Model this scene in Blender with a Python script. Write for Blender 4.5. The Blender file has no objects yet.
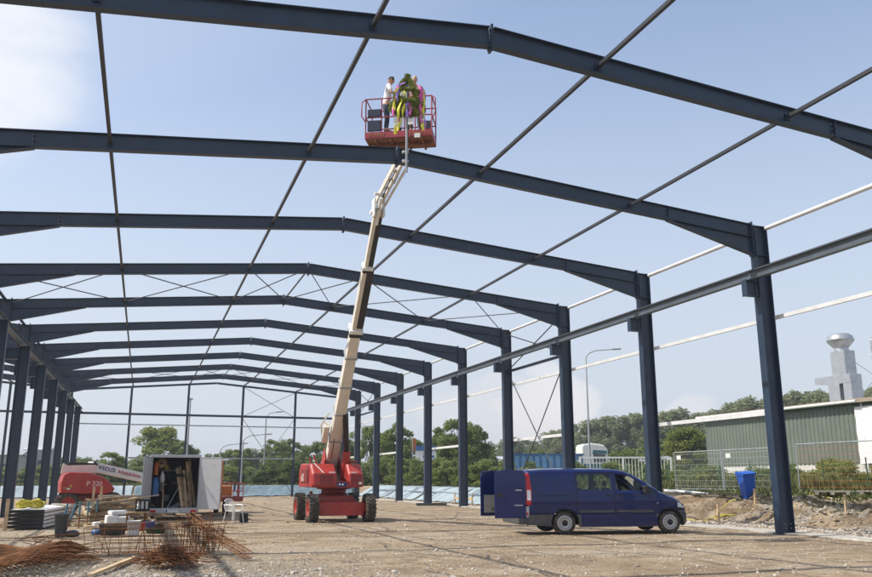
import bpy, bmesh, math, random
import numpy as np
from mathutils import Vector, Matrix
from mathutils.geometry import tessellate_polygon

# ------------------------------------------------------------------ scene, camera, light
S = bpy.context.scene
C = S.collection
R = math.radians
S.render.resolution_x, S.render.resolution_y = 1024, 678

cam_d = bpy.data.cameras.new('camera')
cam = bpy.data.objects.new('camera', cam_d)
C.objects.link(cam)
S.camera = cam
cam_d.sensor_width = 36
cam_d.lens = 34.07
cam_d.clip_start = 0.1
cam_d.clip_end = 3000
_fw = Vector((0.31985, 0.92029, 0.22529)); _rt = Vector((0.94465, -0.32808, -0.00099)); _up = Vector((-0.0730, -0.21313, 0.97429))
cam.matrix_world = Matrix(((_rt.x, _up.x, -_fw.x, -6.134), (_rt.y, _up.y, -_fw.y, 0.0), (_rt.z, _up.z, -_fw.z, 1.62), (0, 0, 0, 1)))

SUN_TO = Vector((-0.84, 0.14, 1.0)).normalized()
sun_d = bpy.data.lights.new('sun', 'SUN')
sun_d.energy = 3.0
sun_d.angle = R(0.5)
sun_d.color = (1.0, 0.95, 0.87)
sun = bpy.data.objects.new('sun', sun_d)
C.objects.link(sun)
sun.rotation_euler = (-SUN_TO).to_track_quat('-Z', 'Y').to_euler()

W = bpy.data.worlds.new('World')
S.world = W
W.use_nodes = True
wt = W.node_tree
wt.nodes.clear()
def wn(t, **k):
    n = wt.nodes.new(t)
    for a, b in k.items(): setattr(n, a, b)
    return n
wl = wt.links.new
sky = wn('ShaderNodeTexSky', sky_type='NISHITA')
sky.sun_disc = False
sky.sun_elevation = math.asin(SUN_TO.z)
sky.sun_rotation = math.atan2(SUN_TO.x, SUN_TO.y)
sky.air_density = 1.0
sky.dust_density = 1.2
sky.ozone_density = 2.0
SKY = 0.12
tc = wn('ShaderNodeTexCoord')
def cloud_mask(direction, inner, outer, scale, lo, hi, detail=9, squash=(1, 1, 2.2)):
    dp = wn('ShaderNodeVectorMath', operation='DOT_PRODUCT')
    wl(tc.outputs['Generated'], dp.inputs[0]); dp.inputs[1].default_value = Vector(direction).normalized()
    mr = wn('ShaderNodeMapRange', interpolation_type='SMOOTHSTEP')
    wl(dp.outputs['Value'], mr.inputs['Value'])
    mr.inputs['From Min'].default_value = math.cos(R(outer)); mr.inputs['From Max'].default_value = math.cos(R(inner))
    mp = wn('ShaderNodeMapping'); mp.inputs['Scale'].default_value = squash
    wl(tc.outputs['Generated'], mp.inputs['Vector'])
    nz = wn('ShaderNodeTexNoise'); nz.inputs['Scale'].default_value = scale; nz.inputs['Detail'].default_value = detail
    nz.inputs['Roughness'].default_value = 0.55
    wl(mp.outputs[0], nz.inputs['Vector'])
    # noise + mask - 1 thresholded
    ad = wn('ShaderNodeMath', operation='ADD'); wl(nz.outputs['Fac'], ad.inputs[0])
    ml = wn('ShaderNodeMath', operation='MULTIPLY'); wl(mr.outputs[0], ml.inputs[0]); ml.inputs[1].default_value = 0.55
    wl(ml.outputs[0], ad.inputs[1])
    th = wn('ShaderNodeMapRange', interpolation_type='SMOOTHSTEP')
    wl(ad.outputs[0], th.inputs['Value']); th.inputs['From Min'].default_value = lo; th.inputs['From Max'].default_value = hi
    fin = wn('ShaderNodeMath', operation='MULTIPLY'); wl(th.outputs[0], fin.inputs[0]); wl(mr.outputs[0], fin.inputs[1])
    return fin.outputs[0]
# summer haze: the sky pales towards the horizon and towards the sun
nrm = wn('ShaderNodeVectorMath', operation='NORMALIZE'); wl(tc.outputs['Generated'], nrm.inputs[0])
sxyz = wn('ShaderNodeSeparateXYZ'); wl(nrm.outputs[0], sxyz.inputs[0])
hz_el = wn('ShaderNodeMapRange', interpolation_type='SMOOTHERSTEP'); wl(sxyz.outputs[2], hz_el.inputs['Value'])
hz_el.inputs['From Min'].default_value = -0.12; hz_el.inputs['From Max'].default_value = 0.75; hz_el.inputs['To Min'].default_value = 0.95; hz_el.inputs['To Max'].default_value = 0.10
sdp = wn('ShaderNodeVectorMath', operation='DOT_PRODUCT'); wl(nrm.outputs[0], sdp.inputs[0]); sdp.inputs[1].default_value = SUN_TO
hz_s = wn('ShaderNodeMapRange', interpolation_type='SMOOTHSTEP'); wl(sdp.outputs['Value'], hz_s.inputs['Value'])
hz_s.inputs['From Min'].default_value = -0.1; hz_s.inputs['From Max'].default_value = 0.85; hz_s.inputs['To Max'].default_value = 0.62
hz_m = wn('ShaderNodeMath', operation='MAXIMUM'); wl(hz_el.outputs[0], hz_m.inputs[0]); wl(hz_s.outputs[0], hz_m.inputs[1])
hz_c = wn('ShaderNodeMix', data_type='RGBA'); wl(hz_s.outputs[0], hz_c.inputs['Factor']); hz_c.inputs[6].default_value = (3.25, 3.48, 3.88, 1); hz_c.inputs[7].default_value = (4.0, 4.15, 4.35, 1)
hz_x = wn('ShaderNodeMix', data_type='RGBA'); wl(hz_m.outputs[0], hz_x.inputs['Factor']); wl(sky.outputs['Color'], hz_x.inputs[6]); wl(hz_c.outputs[2], hz_x.inputs[7])
prev = hz_x.outputs[2]
for (d, i, o, sc, lo, hi, col, dens) in [
    ((-0.20, 0.885, 0.43), 1, 9.5, 5.0, 0.70, 1.1, (5.0, 5.0, 5.05), 0.75),
    ((0.452, 0.89, 0.068), 1.2, 5.2, 13.0, 0.80, 0.88, (4.9, 4.6, 4.55), 0.7),
    ((0.38, 0.92, 0.040), 1, 8, 11.0, 0.86, 0.98, (4.2, 4.1, 4.15), 0.5),
    ((0.585, 0.81, 0.055), 0.8, 3.6, 14.0, 0.80, 0.92, (4.7, 4.5, 4.5), 0.5)]:
    m = cloud_mask(d, i, o, sc, lo, hi)
    mm = wn('ShaderNodeMath', operation='MULTIPLY'); wl(m, mm.inputs[0]); mm.inputs[1].default_value = dens
    mx = wn('ShaderNodeMix', data_type='RGBA')
    wl(mm.outputs[0], mx.inputs['Factor']); wl(prev, mx.inputs[6]); mx.inputs[7].default_value = (*col, 1)
    prev = mx.outputs[2]
bg = wn('ShaderNodeBackground'); bg.inputs['Strength'].default_value = SKY
wl(prev, bg.inputs['Color'])
wo = wn('ShaderNodeOutputWorld'); wl(bg.outputs[0], wo.inputs['Surface'])

S.view_settings.view_transform = 'Standard'
S.view_settings.look = 'None'
S.view_settings.exposure = 0.80
S.view_settings.gamma = 1.0

# ------------------------------------------------------------------ materials
def mat(name, col, rough=0.6, metal=0.0, var=0.0, scale=6.0, col2=None, bump=0.0, bscale=40.0, spec=0.5, dirt=None, dirt_amt=0.0, trans=0.0):
    m = bpy.data.materials.new(name); m.use_nodes = True
    nt = m.node_tree; b = nt.nodes['Principled BSDF']
    b.inputs['Roughness'].default_value = rough
    b.inputs['Metallic'].default_value = metal
    b.inputs['Specular IOR Level'].default_value = spec
    b.inputs['Transmission Weight'].default_value = trans
    b.inputs['Base Color'].default_value = (*col, 1)
    t = nt.nodes.new('ShaderNodeTexCoord')
    out = None
    if col2 or var:
        n = nt.nodes.new('ShaderNodeTexNoise'); n.inputs['Scale'].default_value = scale; n.inputs['Detail'].default_value = 6
        nt.links.new(t.outputs['Object'], n.inputs['Vector'])
        r = nt.nodes.new('ShaderNodeValToRGB')
        c2 = col2 if col2 else tuple(min(1, c * (1 + var)) for c in col)
        c1 = col if col2 else tuple(c * (1 - var) for c in col)
        r.color_ramp.elements[0].color = (*c1, 1); r.color_ramp.elements[0].position = 0.35
        r.color_ramp.elements[1].color = (*c2, 1); r.color_ramp.elements[1].position = 0.65
        nt.links.new(n.outputs['Fac'], r.inputs['Fac']); out = r.outputs['Color']
        nt.links.new(out, b.inputs['Base Color'])
    if dirt:
        n = nt.nodes.new('ShaderNodeTexNoise'); n.inputs['Scale'].default_value = scale * 2.3; n.inputs['Detail'].default_value = 9; n.inputs['Roughness'].default_value = 0.7
        nt.links.new(t.outputs['Object'], n.inputs['Vector'])
        mr = nt.nodes.new('ShaderNodeMapRange'); mr.inputs['From Min'].default_value = 0.48; mr.inputs['From Max'].default_value = 0.7; mr.inputs['To Max'].default_value = dirt_amt
        nt.links.new(n.outputs['Fac'], mr.inputs['Value'])
        mx = nt.nodes.new('ShaderNodeMix'); mx.data_type = 'RGBA'
        nt.links.new(mr.outputs[0], mx.inputs['Factor'])
        if out: nt.links.new(out, mx.inputs[6])
        else: mx.inputs[6].default_value = (*col, 1)
        mx.inputs[7].default_value = (*dirt, 1)
        nt.links.new(mx.outputs[2], b.inputs['Base Color'])
    if bump:
        n = nt.nodes.new('ShaderNodeTexNoise'); n.inputs['Scale'].default_value = bscale; n.inputs['Detail'].default_value = 6
        nt.links.new(t.outputs['Object'], n.inputs['Vector'])
        bp = nt.nodes.new('ShaderNodeBump'); bp.inputs['Strength'].default_value = bump; bp.inputs['Distance'].default_value = 0.02
        nt.links.new(n.outputs['Fac'], bp.inputs['Height']); nt.links.new(bp.outputs[0], b.inputs['Normal'])
    return m

M = {}
M['steel'] = mat('painted_blue_steel', (0.016, 0.032, 0.062), 0.40, 0.0, 0.16, 1.3, dirt=(0.06, 0.06, 0.062), dirt_amt=0.22)
M['steel_flange'] = M['steel']
M['crane_steel'] = mat('grey_primer_steel', (0.085, 0.10, 0.12), 0.42, 0.0, 0.12, 1.5)
M['rust_flange'] = mat('dark_strut_steel', (0.028, 0.030, 0.036), 0.5, 0.0, 0.2, 2)
M['galv'] = mat('galvanised_steel', (0.68, 0.68, 0.67), 0.42, 0.12, 0.08, 3.0)
M['galv_dull'] = mat('dull_galvanised', (0.36, 0.38, 0.40), 0.5, 0.3, 0.15, 3.0)
M['bolt'] = mat('bolt_zinc', (0.45, 0.45, 0.45), 0.4, 0.6)
M['concrete'] = mat('concrete', (0.42, 0.38, 0.32), 0.9, 0, 0.18, 5, bump=0.3, bscale=30)
M['red'] = mat('red_lift_paint', (0.38, 0.026, 0.020), 0.38, 0, 0.12, 2.0, dirt=(0.26, 0.14, 0.10), dirt_amt=0.4)
M['red_dark'] = mat('dark_red_paint', (0.23, 0.018, 0.016), 0.45, 0, 0.15, 3.0, dirt=(0.2, 0.13, 0.1), dirt_amt=0.4)
M['basket_red'] = mat('basket_magenta_red', (0.34, 0.03, 0.05), 0.45, 0, 0.12, 4, dirt=(0.22, 0.12, 0.1), dirt_amt=0.4)
M['basket_under'] = mat('rusty_basket_sheet', (0.20, 0.075, 0.035), 0.75, 0, 0.25, 5, dirt=(0.30, 0.16, 0.08), dirt_amt=0.7)
M['cream'] = mat('cream_boom_paint', (0.70, 0.64, 0.55), 0.45, 0, 0.05, 2, dirt=(0.45, 0.38, 0.30), dirt_amt=0.25)
M['white_paint'] = mat('white_paint', (0.78, 0.77, 0.74), 0.4, 0, 0.04, 2, dirt=(0.5, 0.47, 0.42), dirt_amt=0.3)
M['black'] = mat('black_rubber', (0.018, 0.018, 0.018), 0.7, 0, 0.2, 5)
M['black_gloss'] = mat('black_paint', (0.012, 0.013, 0.015), 0.3)
M['tyre'] = mat('dusty_tyre', (0.030, 0.028, 0.026), 0.85, 0, 0.25, 6, dirt=(0.26, 0.20, 0.14), dirt_amt=0.75)
M['chrome'] = mat('chrome_rod', (0.6, 0.6, 0.6), 0.2, 0.9)
M['van_blue'] = mat('van_blue_paint', (0.004, 0.013, 0.090), 0.25, 0.0, 0.05, 2, spec=0.25)
M['van_blue'].node_tree.nodes['Principled BSDF'].inputs['Coat Weight'].default_value = 0.45
M['van_blue'].node_tree.nodes['Principled BSDF'].inputs['Coat Roughness'].default_value = 0.04
M['van_grey'] = mat('van_grey_plastic', (0.06, 0.063, 0.068), 0.6, 0, 0.08, 3, dirt=(0.2, 0.17, 0.13), dirt_amt=0.35)
M['dark'] = mat('dark_interior', (0.02, 0.02, 0.022), 0.8)
M['grey_fabric'] = mat('grey_seat', (0.06, 0.06, 0.07), 0.9, 0, 0.1, 10)
M['liner'] = mat('pale_liner_board', (0.30, 0.29, 0.27), 0.7, 0, 0.1, 6)
M['lamp_red'] = mat('red_lamp_lens', (0.50, 0.012, 0.015), 0.2)
M['lamp_white'] = mat('clear_lamp_lens', (0.75, 0.75, 0.75), 0.15)
M['hub'] = mat('silver_hub', (0.42, 0.42, 0.43), 0.4, 0.5, 0.05, 8)
M['trailer_grey'] = mat('grey_trailer_panel', (0.50, 0.50, 0.51), 0.5, 0.0, 0.04, 1.5, dirt=(0.34, 0.31, 0.27), dirt_amt=0.3)
M['alu'] = mat('aluminium_edge', (0.45, 0.46, 0.47), 0.4, 0.5, 0.05, 5)
M['wood'] = mat('weathered_timber', (0.30, 0.20, 0.11), 0.85, 0, 0.4, 5, bump=0.3, bscale=60)
M['wood_light'] = mat('fresh_timber', (0.52, 0.38, 0.22), 0.8, 0, 0.2, 5)
M['wood_grey'] = mat('grey_timber', (0.30, 0.26, 0.21), 0.9, 0, 0.25, 5)
M['rust'] = mat('rust_steel', (0.25, 0.095, 0.025), 0.9, 0, 0.3, 9, col2=(0.11, 0.045, 0.018))
M['orange'] = mat('orange_truck_paint', (0.55, 0.14, 0.02), 0.4, 0, 0.08, 3, dirt=(0.3, 0.2, 0.13), dirt_amt=0.3)
M['teal'] = mat('teal_prop_paint', (0.05, 0.15, 0.19), 0.6, 0, 0.2, 6)
M['blue_bin'] = mat('blue_bin_plastic', (0.012, 0.085, 0.42), 0.42, 0, 0.08, 3)
M['cont_light'] = mat('light_blue_container_paint', (0.20, 0.42, 0.68), 0.5, 0, 0.12, 1.5, dirt=(0.3, 0.3, 0.3), dirt_amt=0.3)
M['cont_blue'] = mat('blue_container_paint', (0.03, 0.12, 0.32), 0.5, 0, 0.12, 1.5, dirt=(0.2, 0.2, 0.2), dirt_amt=0.3)
M['dark_plastic'] = mat('dark_grey_plastic', (0.055, 0.065, 0.07), 0.6, 0, 0.12, 5, dirt=(0.2, 0.17, 0.13), dirt_amt=0.3)
M['white_plastic'] = mat('white_plastic', (0.75, 0.74, 0.72), 0.5, 0, 0.04, 6, dirt=(0.5, 0.45, 0.38), dirt_amt=0.3)
M['yellow'] = mat('yellow_plastic', (0.50, 0.42, 0.03), 0.5, 0, 0.12, 6)
M['tarp'] = mat('pale_blue_tarp', (0.31, 0.375, 0.395), 0.5, 0, 0.15, 0.8, dirt=(0.42, 0.40, 0.36), dirt_amt=0.4)
M['tarp_dark'] = mat('grey_blue_tarp', (0.13, 0.19, 0.22), 0.5, 0, 0.2, 0.6, dirt=(0.28, 0.31, 0.32), dirt_amt=0.5)
M['base_white'] = mat('white_render_wall', (0.60, 0.59, 0.56), 0.8, 0, 0.05, 1)
M['sheet_white'] = mat('white_sheet', (0.80, 0.79, 0.76), 0.6, 0, 0.03, 1, bump=0.6, bscale=2)
M['fascia'] = mat('pale_roof_fascia', (0.42, 0.41, 0.38), 0.6, 0, 0.08, 1)
M['fascia_brown'] = mat('brown_roof_edge', (0.30, 0.24, 0.18), 0.7, 0, 0.1, 1)
M['duct'] = mat('duct_sheet', (0.45, 0.46, 0.48), 0.33, 0.6, 0.08, 2)
M['bark'] = mat('bark', (0.10, 0.08, 0.06), 0.95, 0, 0.3, 8)
M['green_post'] = mat('green_fence_post', (0.02, 0.10, 0.05), 0.6)
M['orange_mesh'] = mat('orange_mesh_plastic', (0.60, 0.17, 0.06), 0.6)
M['lampgrey'] = mat('lamp_post_grey', (0.32, 0.34, 0.35), 0.5, 0.2)
M['skin'] = mat('skin', (0.50, 0.27, 0.18), 0.55, 0, 0.06, 12)
M['shirt_white'] = mat('white_shirt', (0.80, 0.80, 0.80), 0.85, 0, 0.03, 12, bump=0.5, bscale=9)
M['shirt_check'] = mat('reddish_shirt', (0.42, 0.26, 0.24), 0.85, 0, 0.3, 30, bump=0.5, bscale=9)
M['shirt_grey'] = mat('grey_shirt', (0.25, 0.26, 0.28), 0.85, 0, 0.1, 12)
M['jeans'] = mat('dark_trousers', (0.035, 0.045, 0.075), 0.9, 0, 0.15, 12)
M['khaki'] = mat('khaki_trousers', (0.16, 0.13, 0.10), 0.9, 0, 0.15, 12)
M['hair_dark'] = mat('dark_hair', (0.025, 0.02, 0.016), 0.7, 0, 0.3, 40)
M['hair_blond'] = mat('pale_hair', (0.48, 0.38, 0.26), 0.7, 0, 0.2, 40)
M['eye_white'] = mat('eye_white', (0.7, 0.7, 0.68), 0.3)
M['lip'] = mat('lips', (0.36, 0.13, 0.11), 0.5)
M['rib_yellow'] = mat('yellow_ribbon', (0.80, 0.72, 0.05), 0.45)
M['rib_pink'] = mat('pink_ribbon', (0.75, 0.12, 0.42), 0.45)
M['rib_purple'] = mat('lilac_ribbon', (0.36, 0.22, 0.70), 0.45)
M['rib_white'] = mat('white_ribbon', (0.8, 0.8, 0.8), 0.45)
M['text_blue'] = mat('dark_blue_lettering', (0.02, 0.03, 0.16), 0.5)
M['text_red'] = mat('red_lettering', (0.42, 0.03, 0.03), 0.5)
M['text_pale'] = mat('pale_lettering', (0.70, 0.50, 0.47), 0.5)
M['plate'] = mat('number_plate', (0.70, 0.70, 0.68), 0.4)
M['roof_grey'] = mat('pale_grey_roof', (0.42, 0.45, 0.48), 0.6, 0, 0.05, 0.3)
M['wall_grey'] = mat('grey_building_wall', (0.33, 0.34, 0.35), 0.7, 0, 0.05, 0.3)
M['window'] = mat('dark_window_glass', (0.03, 0.04, 0.05), 0.1, 0, spec=0.8)
M['interior_shade'] = mat('painted_interior_shade', (0.055, 0.042, 0.032), .9, 0, .3, 3)  # shade of the trailer inside, put into the colour

def glass_mat():
    m = bpy.data.materials.new('tinted_glass'); m.use_nodes = True; nt = m.node_tree
    nt.nodes.clear()
    o = nt.nodes.new('ShaderNodeOutputMaterial'); mx = nt.nodes.new('ShaderNodeMixShader')
    t = nt.nodes.new('ShaderNodeBsdfTransparent'); t.inputs[0].default_value = (0.80, 0.85, 0.82, 1)
    g = nt.nodes.new('ShaderNodeBsdfGlossy'); g.inputs['Roughness'].default_value = 0.03; g.inputs[0].default_value = (0.9, 0.95, 1, 1)
    f = nt.nodes.new('ShaderNodeFresnel'); f.inputs[0].default_value = 1.5
    nt.links.new(f.outputs[0], mx.inputs[0]); nt.links.new(t.outputs[0], mx.inputs[1]); nt.links.new(g.outputs[0], mx.inputs[2])
    nt.links.new(mx.outputs[0], o.inputs[0])
    return m
M['glass'] = glass_mat()

def leaf_mat(name, c1, c2, trans=0.25, scale=0.7):
    m = bpy.data.materials.new(name); m.use_nodes = True; nt = m.node_tree; b = nt.nodes['Principled BSDF']
    b.inputs['Roughness'].default_value = 0.6; b.inputs['Specular IOR Level'].default_value = 0.25
    geo = nt.nodes.new('ShaderNodeNewGeometry'); oi = nt.nodes.new('ShaderNodeObjectInfo')
    n = nt.nodes.new('ShaderNodeTexNoise'); n.inputs['Scale'].default_value = scale; n.inputs['Detail'].default_value = 3
    nt.links.new(geo.outputs['Position'], n.inputs['Vector'])
    a = nt.nodes.new('ShaderNodeMath'); a.operation = 'MULTIPLY_ADD'; a.inputs[1].default_value = 0.5; 
    nt.links.new(geo.outputs['Random Per Island'], a.inputs[0]); nt.links.new(n.outputs['Fac'], a.inputs[2])
    a2 = nt.nodes.new('ShaderNodeMath'); a2.operation = 'MULTIPLY_ADD'; a2.inputs[1].default_value = 0.35
    nt.links.new(oi.outputs['Random'], a2.inputs[0]); nt.links.new(a.outputs[0], a2.inputs[2])
    mr = nt.nodes.new('ShaderNodeMapRange'); mr.inputs['From Min'].default_value = 0.45; mr.inputs['From Max'].default_value = 1.35
    nt.links.new(a2.outputs[0], mr.inputs['Value'])
    mx = nt.nodes.new('ShaderNodeMix'); mx.data_type = 'RGBA'
    nt.links.new(mr.outputs[0], mx.inputs['Factor']); mx.inputs[6].default_value = (*c1, 1); mx.inputs[7].default_value = (*c2, 1)
    nt.links.new(mx.outputs[2], b.inputs['Base Color'])
    tr = nt.nodes.new('ShaderNodeBsdfTranslucent'); nt.links.new(mx.outputs[2], tr.inputs['Color'])
    ms = nt.nodes.new('ShaderNodeMixShader'); ms.inputs[0].default_value = trans
    nt.links.new(b.outputs[0], ms.inputs[1]); nt.links.new(tr.outputs[0], ms.inputs[2])
    nt.links.new(ms.outputs[0], nt.nodes['Material Output'].inputs[0])
    return m
M['leaf_mid'] = leaf_mat('leaf_mid_green', (0.106, 0.156, 0.04), (0.275, 0.325, 0.1), .45)
M['leaf_dark'] = leaf_mat('leaf_dark_green', (0.077, 0.125, 0.037), (0.2, 0.25, 0.075), .45)
M['leaf_pale'] = leaf_mat('leaf_pale_green', (0.144, 0.186, 0.06), (0.276, 0.312, 0.12), .45)
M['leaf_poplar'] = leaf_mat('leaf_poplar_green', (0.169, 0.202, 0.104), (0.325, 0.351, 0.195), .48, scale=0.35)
M['leaf_yellow'] = leaf_mat('leaf_yellow_green', (0.149, 0.19, 0.04), (0.299, 0.322, 0.092), .45)
M['weed'] = leaf_mat('weed_green', (0.07, 0.10, 0.025), (0.19, 0.18, 0.07), scale=1.5)
M['fir'] = leaf_mat('fir_needles', (0.121, 0.169, 0.027), (0.324, 0.338, 0.081), 0.35, 6)

# ------------------------------------------------------------------ helpers
def tag(o, label=None, cat=None, group=None, kind=None):
    if label: o['label'] = label
    if cat: o['category'] = cat
    if group: o['group'] = group
    if kind: o['kind'] = kind
    return o

def empty(name, loc=(0, 0, 0), rz=0, label=None, cat=None, group=None):
    o = bpy.data.objects.new(name, None); C.objects.link(o)
    o.location = loc; o.rotation_euler = (0, 0, rz); o.empty_display_size = 0.2
    tag(o, label, cat, group)
    return o

def basis(d, up=(0, 0, 1)):
    d = Vector(d).normalized(); up = Vector(up)
    if abs(d.dot(up.normalized())) > 0.999: up = Vector((0, 1, 0)) if abs(d.y) < 0.9 else Vector((1, 0, 0))
    s = d.cross(up).normalized(); u = s.cross(d).normalized()
    return d, s, u

class MB:
    def __init__(self): self.v = []; self.f = []; self.m = []; self.sm = []
    def add(self, vs, fs, mi=0, smooth=False):
        o = len(self.v); self.v += [tuple(v) for v in vs]
        for f in fs: self.f.append(tuple(i + o for i in f)); self.m.append(mi); self.sm.append(smooth)
    def box(self, c, s, rz=0, mi=0, rot=None):
        hx, hy, hz = s[0] / 2, s[1] / 2, s[2] / 2
        m = rot if rot is not None else Matrix.Rotation(rz, 3, 'Z')
        vs = [Vector(c) + m @ Vector((x * hx, y * hy, z * hz)) for x in (-1, 1) for y in (-1, 1) for z in (-1, 1)]
        self.add(vs, [(0, 1, 3, 2), (4, 6, 7, 5), (0, 4, 5, 1), (2, 3, 7, 6), (0, 2, 6, 4), (1, 5, 7, 3)], mi)
    def beam(self, a, b, w, h, up=(0, 0, 1), mi=0, w2=None, h2=None):
        a = Vector(a); b = Vector(b); d, s, u = basis(b - a, up)
        w2 = w2 or w; h2 = h2 or h
        vs = [a + s * x * w / 2 + u * y * h / 2 for x, y in ((-1, -1), (1, -1), (1, 1), (-1, 1))] + [b + s * x * w2 / 2 + u * y * h2 / 2 for x, y in ((-1, -1), (1, -1), (1, 1), (-1, 1))]
        self.add(vs, [(0, 1, 2, 3), (7, 6, 5, 4), (0, 4, 5, 1), (1, 5, 6, 2), (2, 6, 7, 3), (3, 7, 4, 0)], mi)
    def isec(self, a, b, depth, width, tf=0.02, tw=0.014, up=(0, 0, 1), mi=0):
        """I profile: depth along up, flanges across"""
        a = Vector(a); b = Vector(b); d, s, u = basis(b - a, up)
        H, B = depth / 2, width / 2; t = tw / 2
        pr = [(-B, -H), (B, -H), (B, -H + tf), (t, -H + tf), (t, H - tf), (B, H - tf), (B, H), (-B, H), (-B, H - tf), (-t, H - tf), (-t, -H + tf), (-B, -H + tf)]
        n = 12
        vs = [a + s * x + u * y for x, y in pr] + [b + s * x + u * y for x, y in pr]
        fs = [(i, i + n, (i + 1) % n + n, (i + 1) % n) for i in range(n)]
        for o in (0, n):
            q = [(0, 1, 2, 11), (10, 3, 4, 9), (8, 5, 6, 7)]
            q = [(0, 1, 2, 3, 10, 11), (10, 3, 4, 9), (9, 4, 5, 6, 7, 8)]
            fs += [tuple(i + o for i in (k if o else k[::-1])) for k in q]
        self.add(vs, fs, mi)
    def tube(self, pts, r, n=8, mi=0, cap=True, r2=None, smooth=True):
        pts = [Vector(p) for p in pts]; L = len(pts); vs = []
        pu = None
        for i, p in enumerate(pts):
            d = (pts[min(i + 1, L - 1)] - pts[max(i - 1, 0)])
            if d.length < 1e-9: d = Vector((0, 0, 1))
            d.normalize()
            if pu is None: _, s, u = basis(d)
            else:
                s = d.cross(pu)
                if s.length < 1e-6: _, s, u = basis(d)
                s.normalize(); u = s.cross(d)
            pu = u
            rr = r if r2 is None else r + (r2 - r) * i / max(1, L - 1)
            if isinstance(r, (list, tuple)): rr = r[i]
            for k in range(n):
                a = 2 * math.pi * k / n
                vs.append(p + s * math.cos(a) * rr + u * math.sin(a) * rr)
        fs = []
        for i in range(L - 1):
            for k in range(n):
                fs.append((i * n + k, i * n + (k + 1) % n, (i + 1) * n + (k + 1) % n, (i + 1) * n + k))
        o = len(self.v)
        self.add(vs, fs, mi, smooth)
        if cap: self.add([vs[k] for k in range(n)][::-1], [tuple(range(n))], mi); self.add([vs[(L - 1) * n + k] for k in range(n)], [tuple(range(n))], mi)
    def lathe(self, prof, c=(0, 0, 0), axis=(0, 0, 1), n=24, mi=0, smooth=True, cap=False):
        """prof: (radius, height)"""
        d, s, u = basis(axis); c = Vector(c); vs = []
        for r, h in prof:
            for k in range(n):
                a = 2 * math.pi * k / n; vs.append(c + d * h + s * math.cos(a) * r + u * math.sin(a) * r)
        fs = [(i * n + k, i * n + (k + 1) % n, (i + 1) * n + (k + 1) % n, (i + 1) * n + k) for i in range(len(prof) - 1) for k in range(n)]
        self.add(vs, fs, mi, smooth)
        if cap:
            self.add(vs[:n][::-1], [tuple(range(n))], mi); self.add(vs[-n:], [tuple(range(n))], mi)
    def prism(self, poly, a, b, plane='xz', mi=0, T=None):
        """extrude 2D polygon between a and b along the third axis"""
        def P(p, t):
            if plane == 'xz': v = Vector((p[0], t, p[1]))
            elif plane == 'xy': v = Vector((p[0], p[1], t))
            else: v = Vector((t, p[0], p[1]))
            return T @ v if T is not None else v
        n = len(poly)
        vs = [P(p, a) for p in poly] + [P(p, b) for p in poly]
        fs = [tuple(range(n)), tuple(range(2 * n - 1, n - 1, -1))] + [(i, i + n, (i + 1) % n + n, (i + 1) % n) for i in range(n)]
        self.add(vs, fs, mi)
    def grid(self, nx, ny, fn, mi=0, smooth=True):
        vs = [fn(i, j) for j in range(ny) for i in range(nx)]
        self.add(vs, [(j * nx + i, j * nx + i + 1, (j + 1) * nx + i + 1, (j + 1) * nx + i) for j in range(ny - 1) for i in range(nx - 1)], mi, smooth)
    def build(self, name, mats, parent=None, bevel=0, solid=0, recalc=True):
        me = bpy.data.meshes.new(name)
        me.from_pydata(self.v, [], self.f)
        if not isinstance(mats, (list, tuple)): mats = [mats]
        for m in mats: me.materials.append(m)
        me.polygons.foreach_set('material_index', self.m)
        me.polygons.foreach_set('use_smooth', self.sm)
        if recalc:
            bm = bmesh.new(); bm.from_mesh(me); bmesh.ops.recalc_face_normals(bm, faces=bm.faces); bm.to_mesh(me); bm.free()
        me.update()
        o = bpy.data.objects.new(name, me); C.objects.link(o)
        if parent: o.parent = parent
        if bevel:
            b = o.modifiers.new('bevel', 'BEVEL'); b.width = bevel; b.segments = 2; b.limit_method = 'ANGLE'; b.angle_limit = R(35)
        if solid:
            s = o.modifiers.new('solid', 'SOLIDIFY'); s.thickness = solid; s.offset = 0
        return o

def part(name, m, parent, fn, bevel=0, solid=0):
    b = MB(); fn(b); return b.build(name, m, parent, bevel, solid)

kids = {}
def copy_tree(o, parent=None):
    c = o.copy(); C.objects.link(c); c.parent = parent
    for ch in list(o.children): copy_tree(ch, c)
    return c

def text_obj(name, s, size, m, parent, mw, depth=0.004):
    cu = bpy.data.curves.new(name, 'FONT'); cu.body = s; cu.size = size; cu.extrude = depth; cu.offset = 0.006 * size * 2
    t = bpy.data.objects.new(name, cu); C.objects.link(t)
    dg = bpy.context.evaluated_depsgraph_get()
    me = bpy.data.meshes.new_from_object(t.evaluated_get(dg))
    C.objects.unlink(t); bpy.data.objects.remove(t)
    me.transform(mw); me.materials.clear(); me.materials.append(m)
    o = bpy.data.objects.new(name, me); C.objects.link(o); o.parent = parent
    return o

def smoothstep(a, b, x):
    t = np.clip((x - a) / (b - a), 0, 1); return t * t * (3 - 2 * t)

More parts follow.
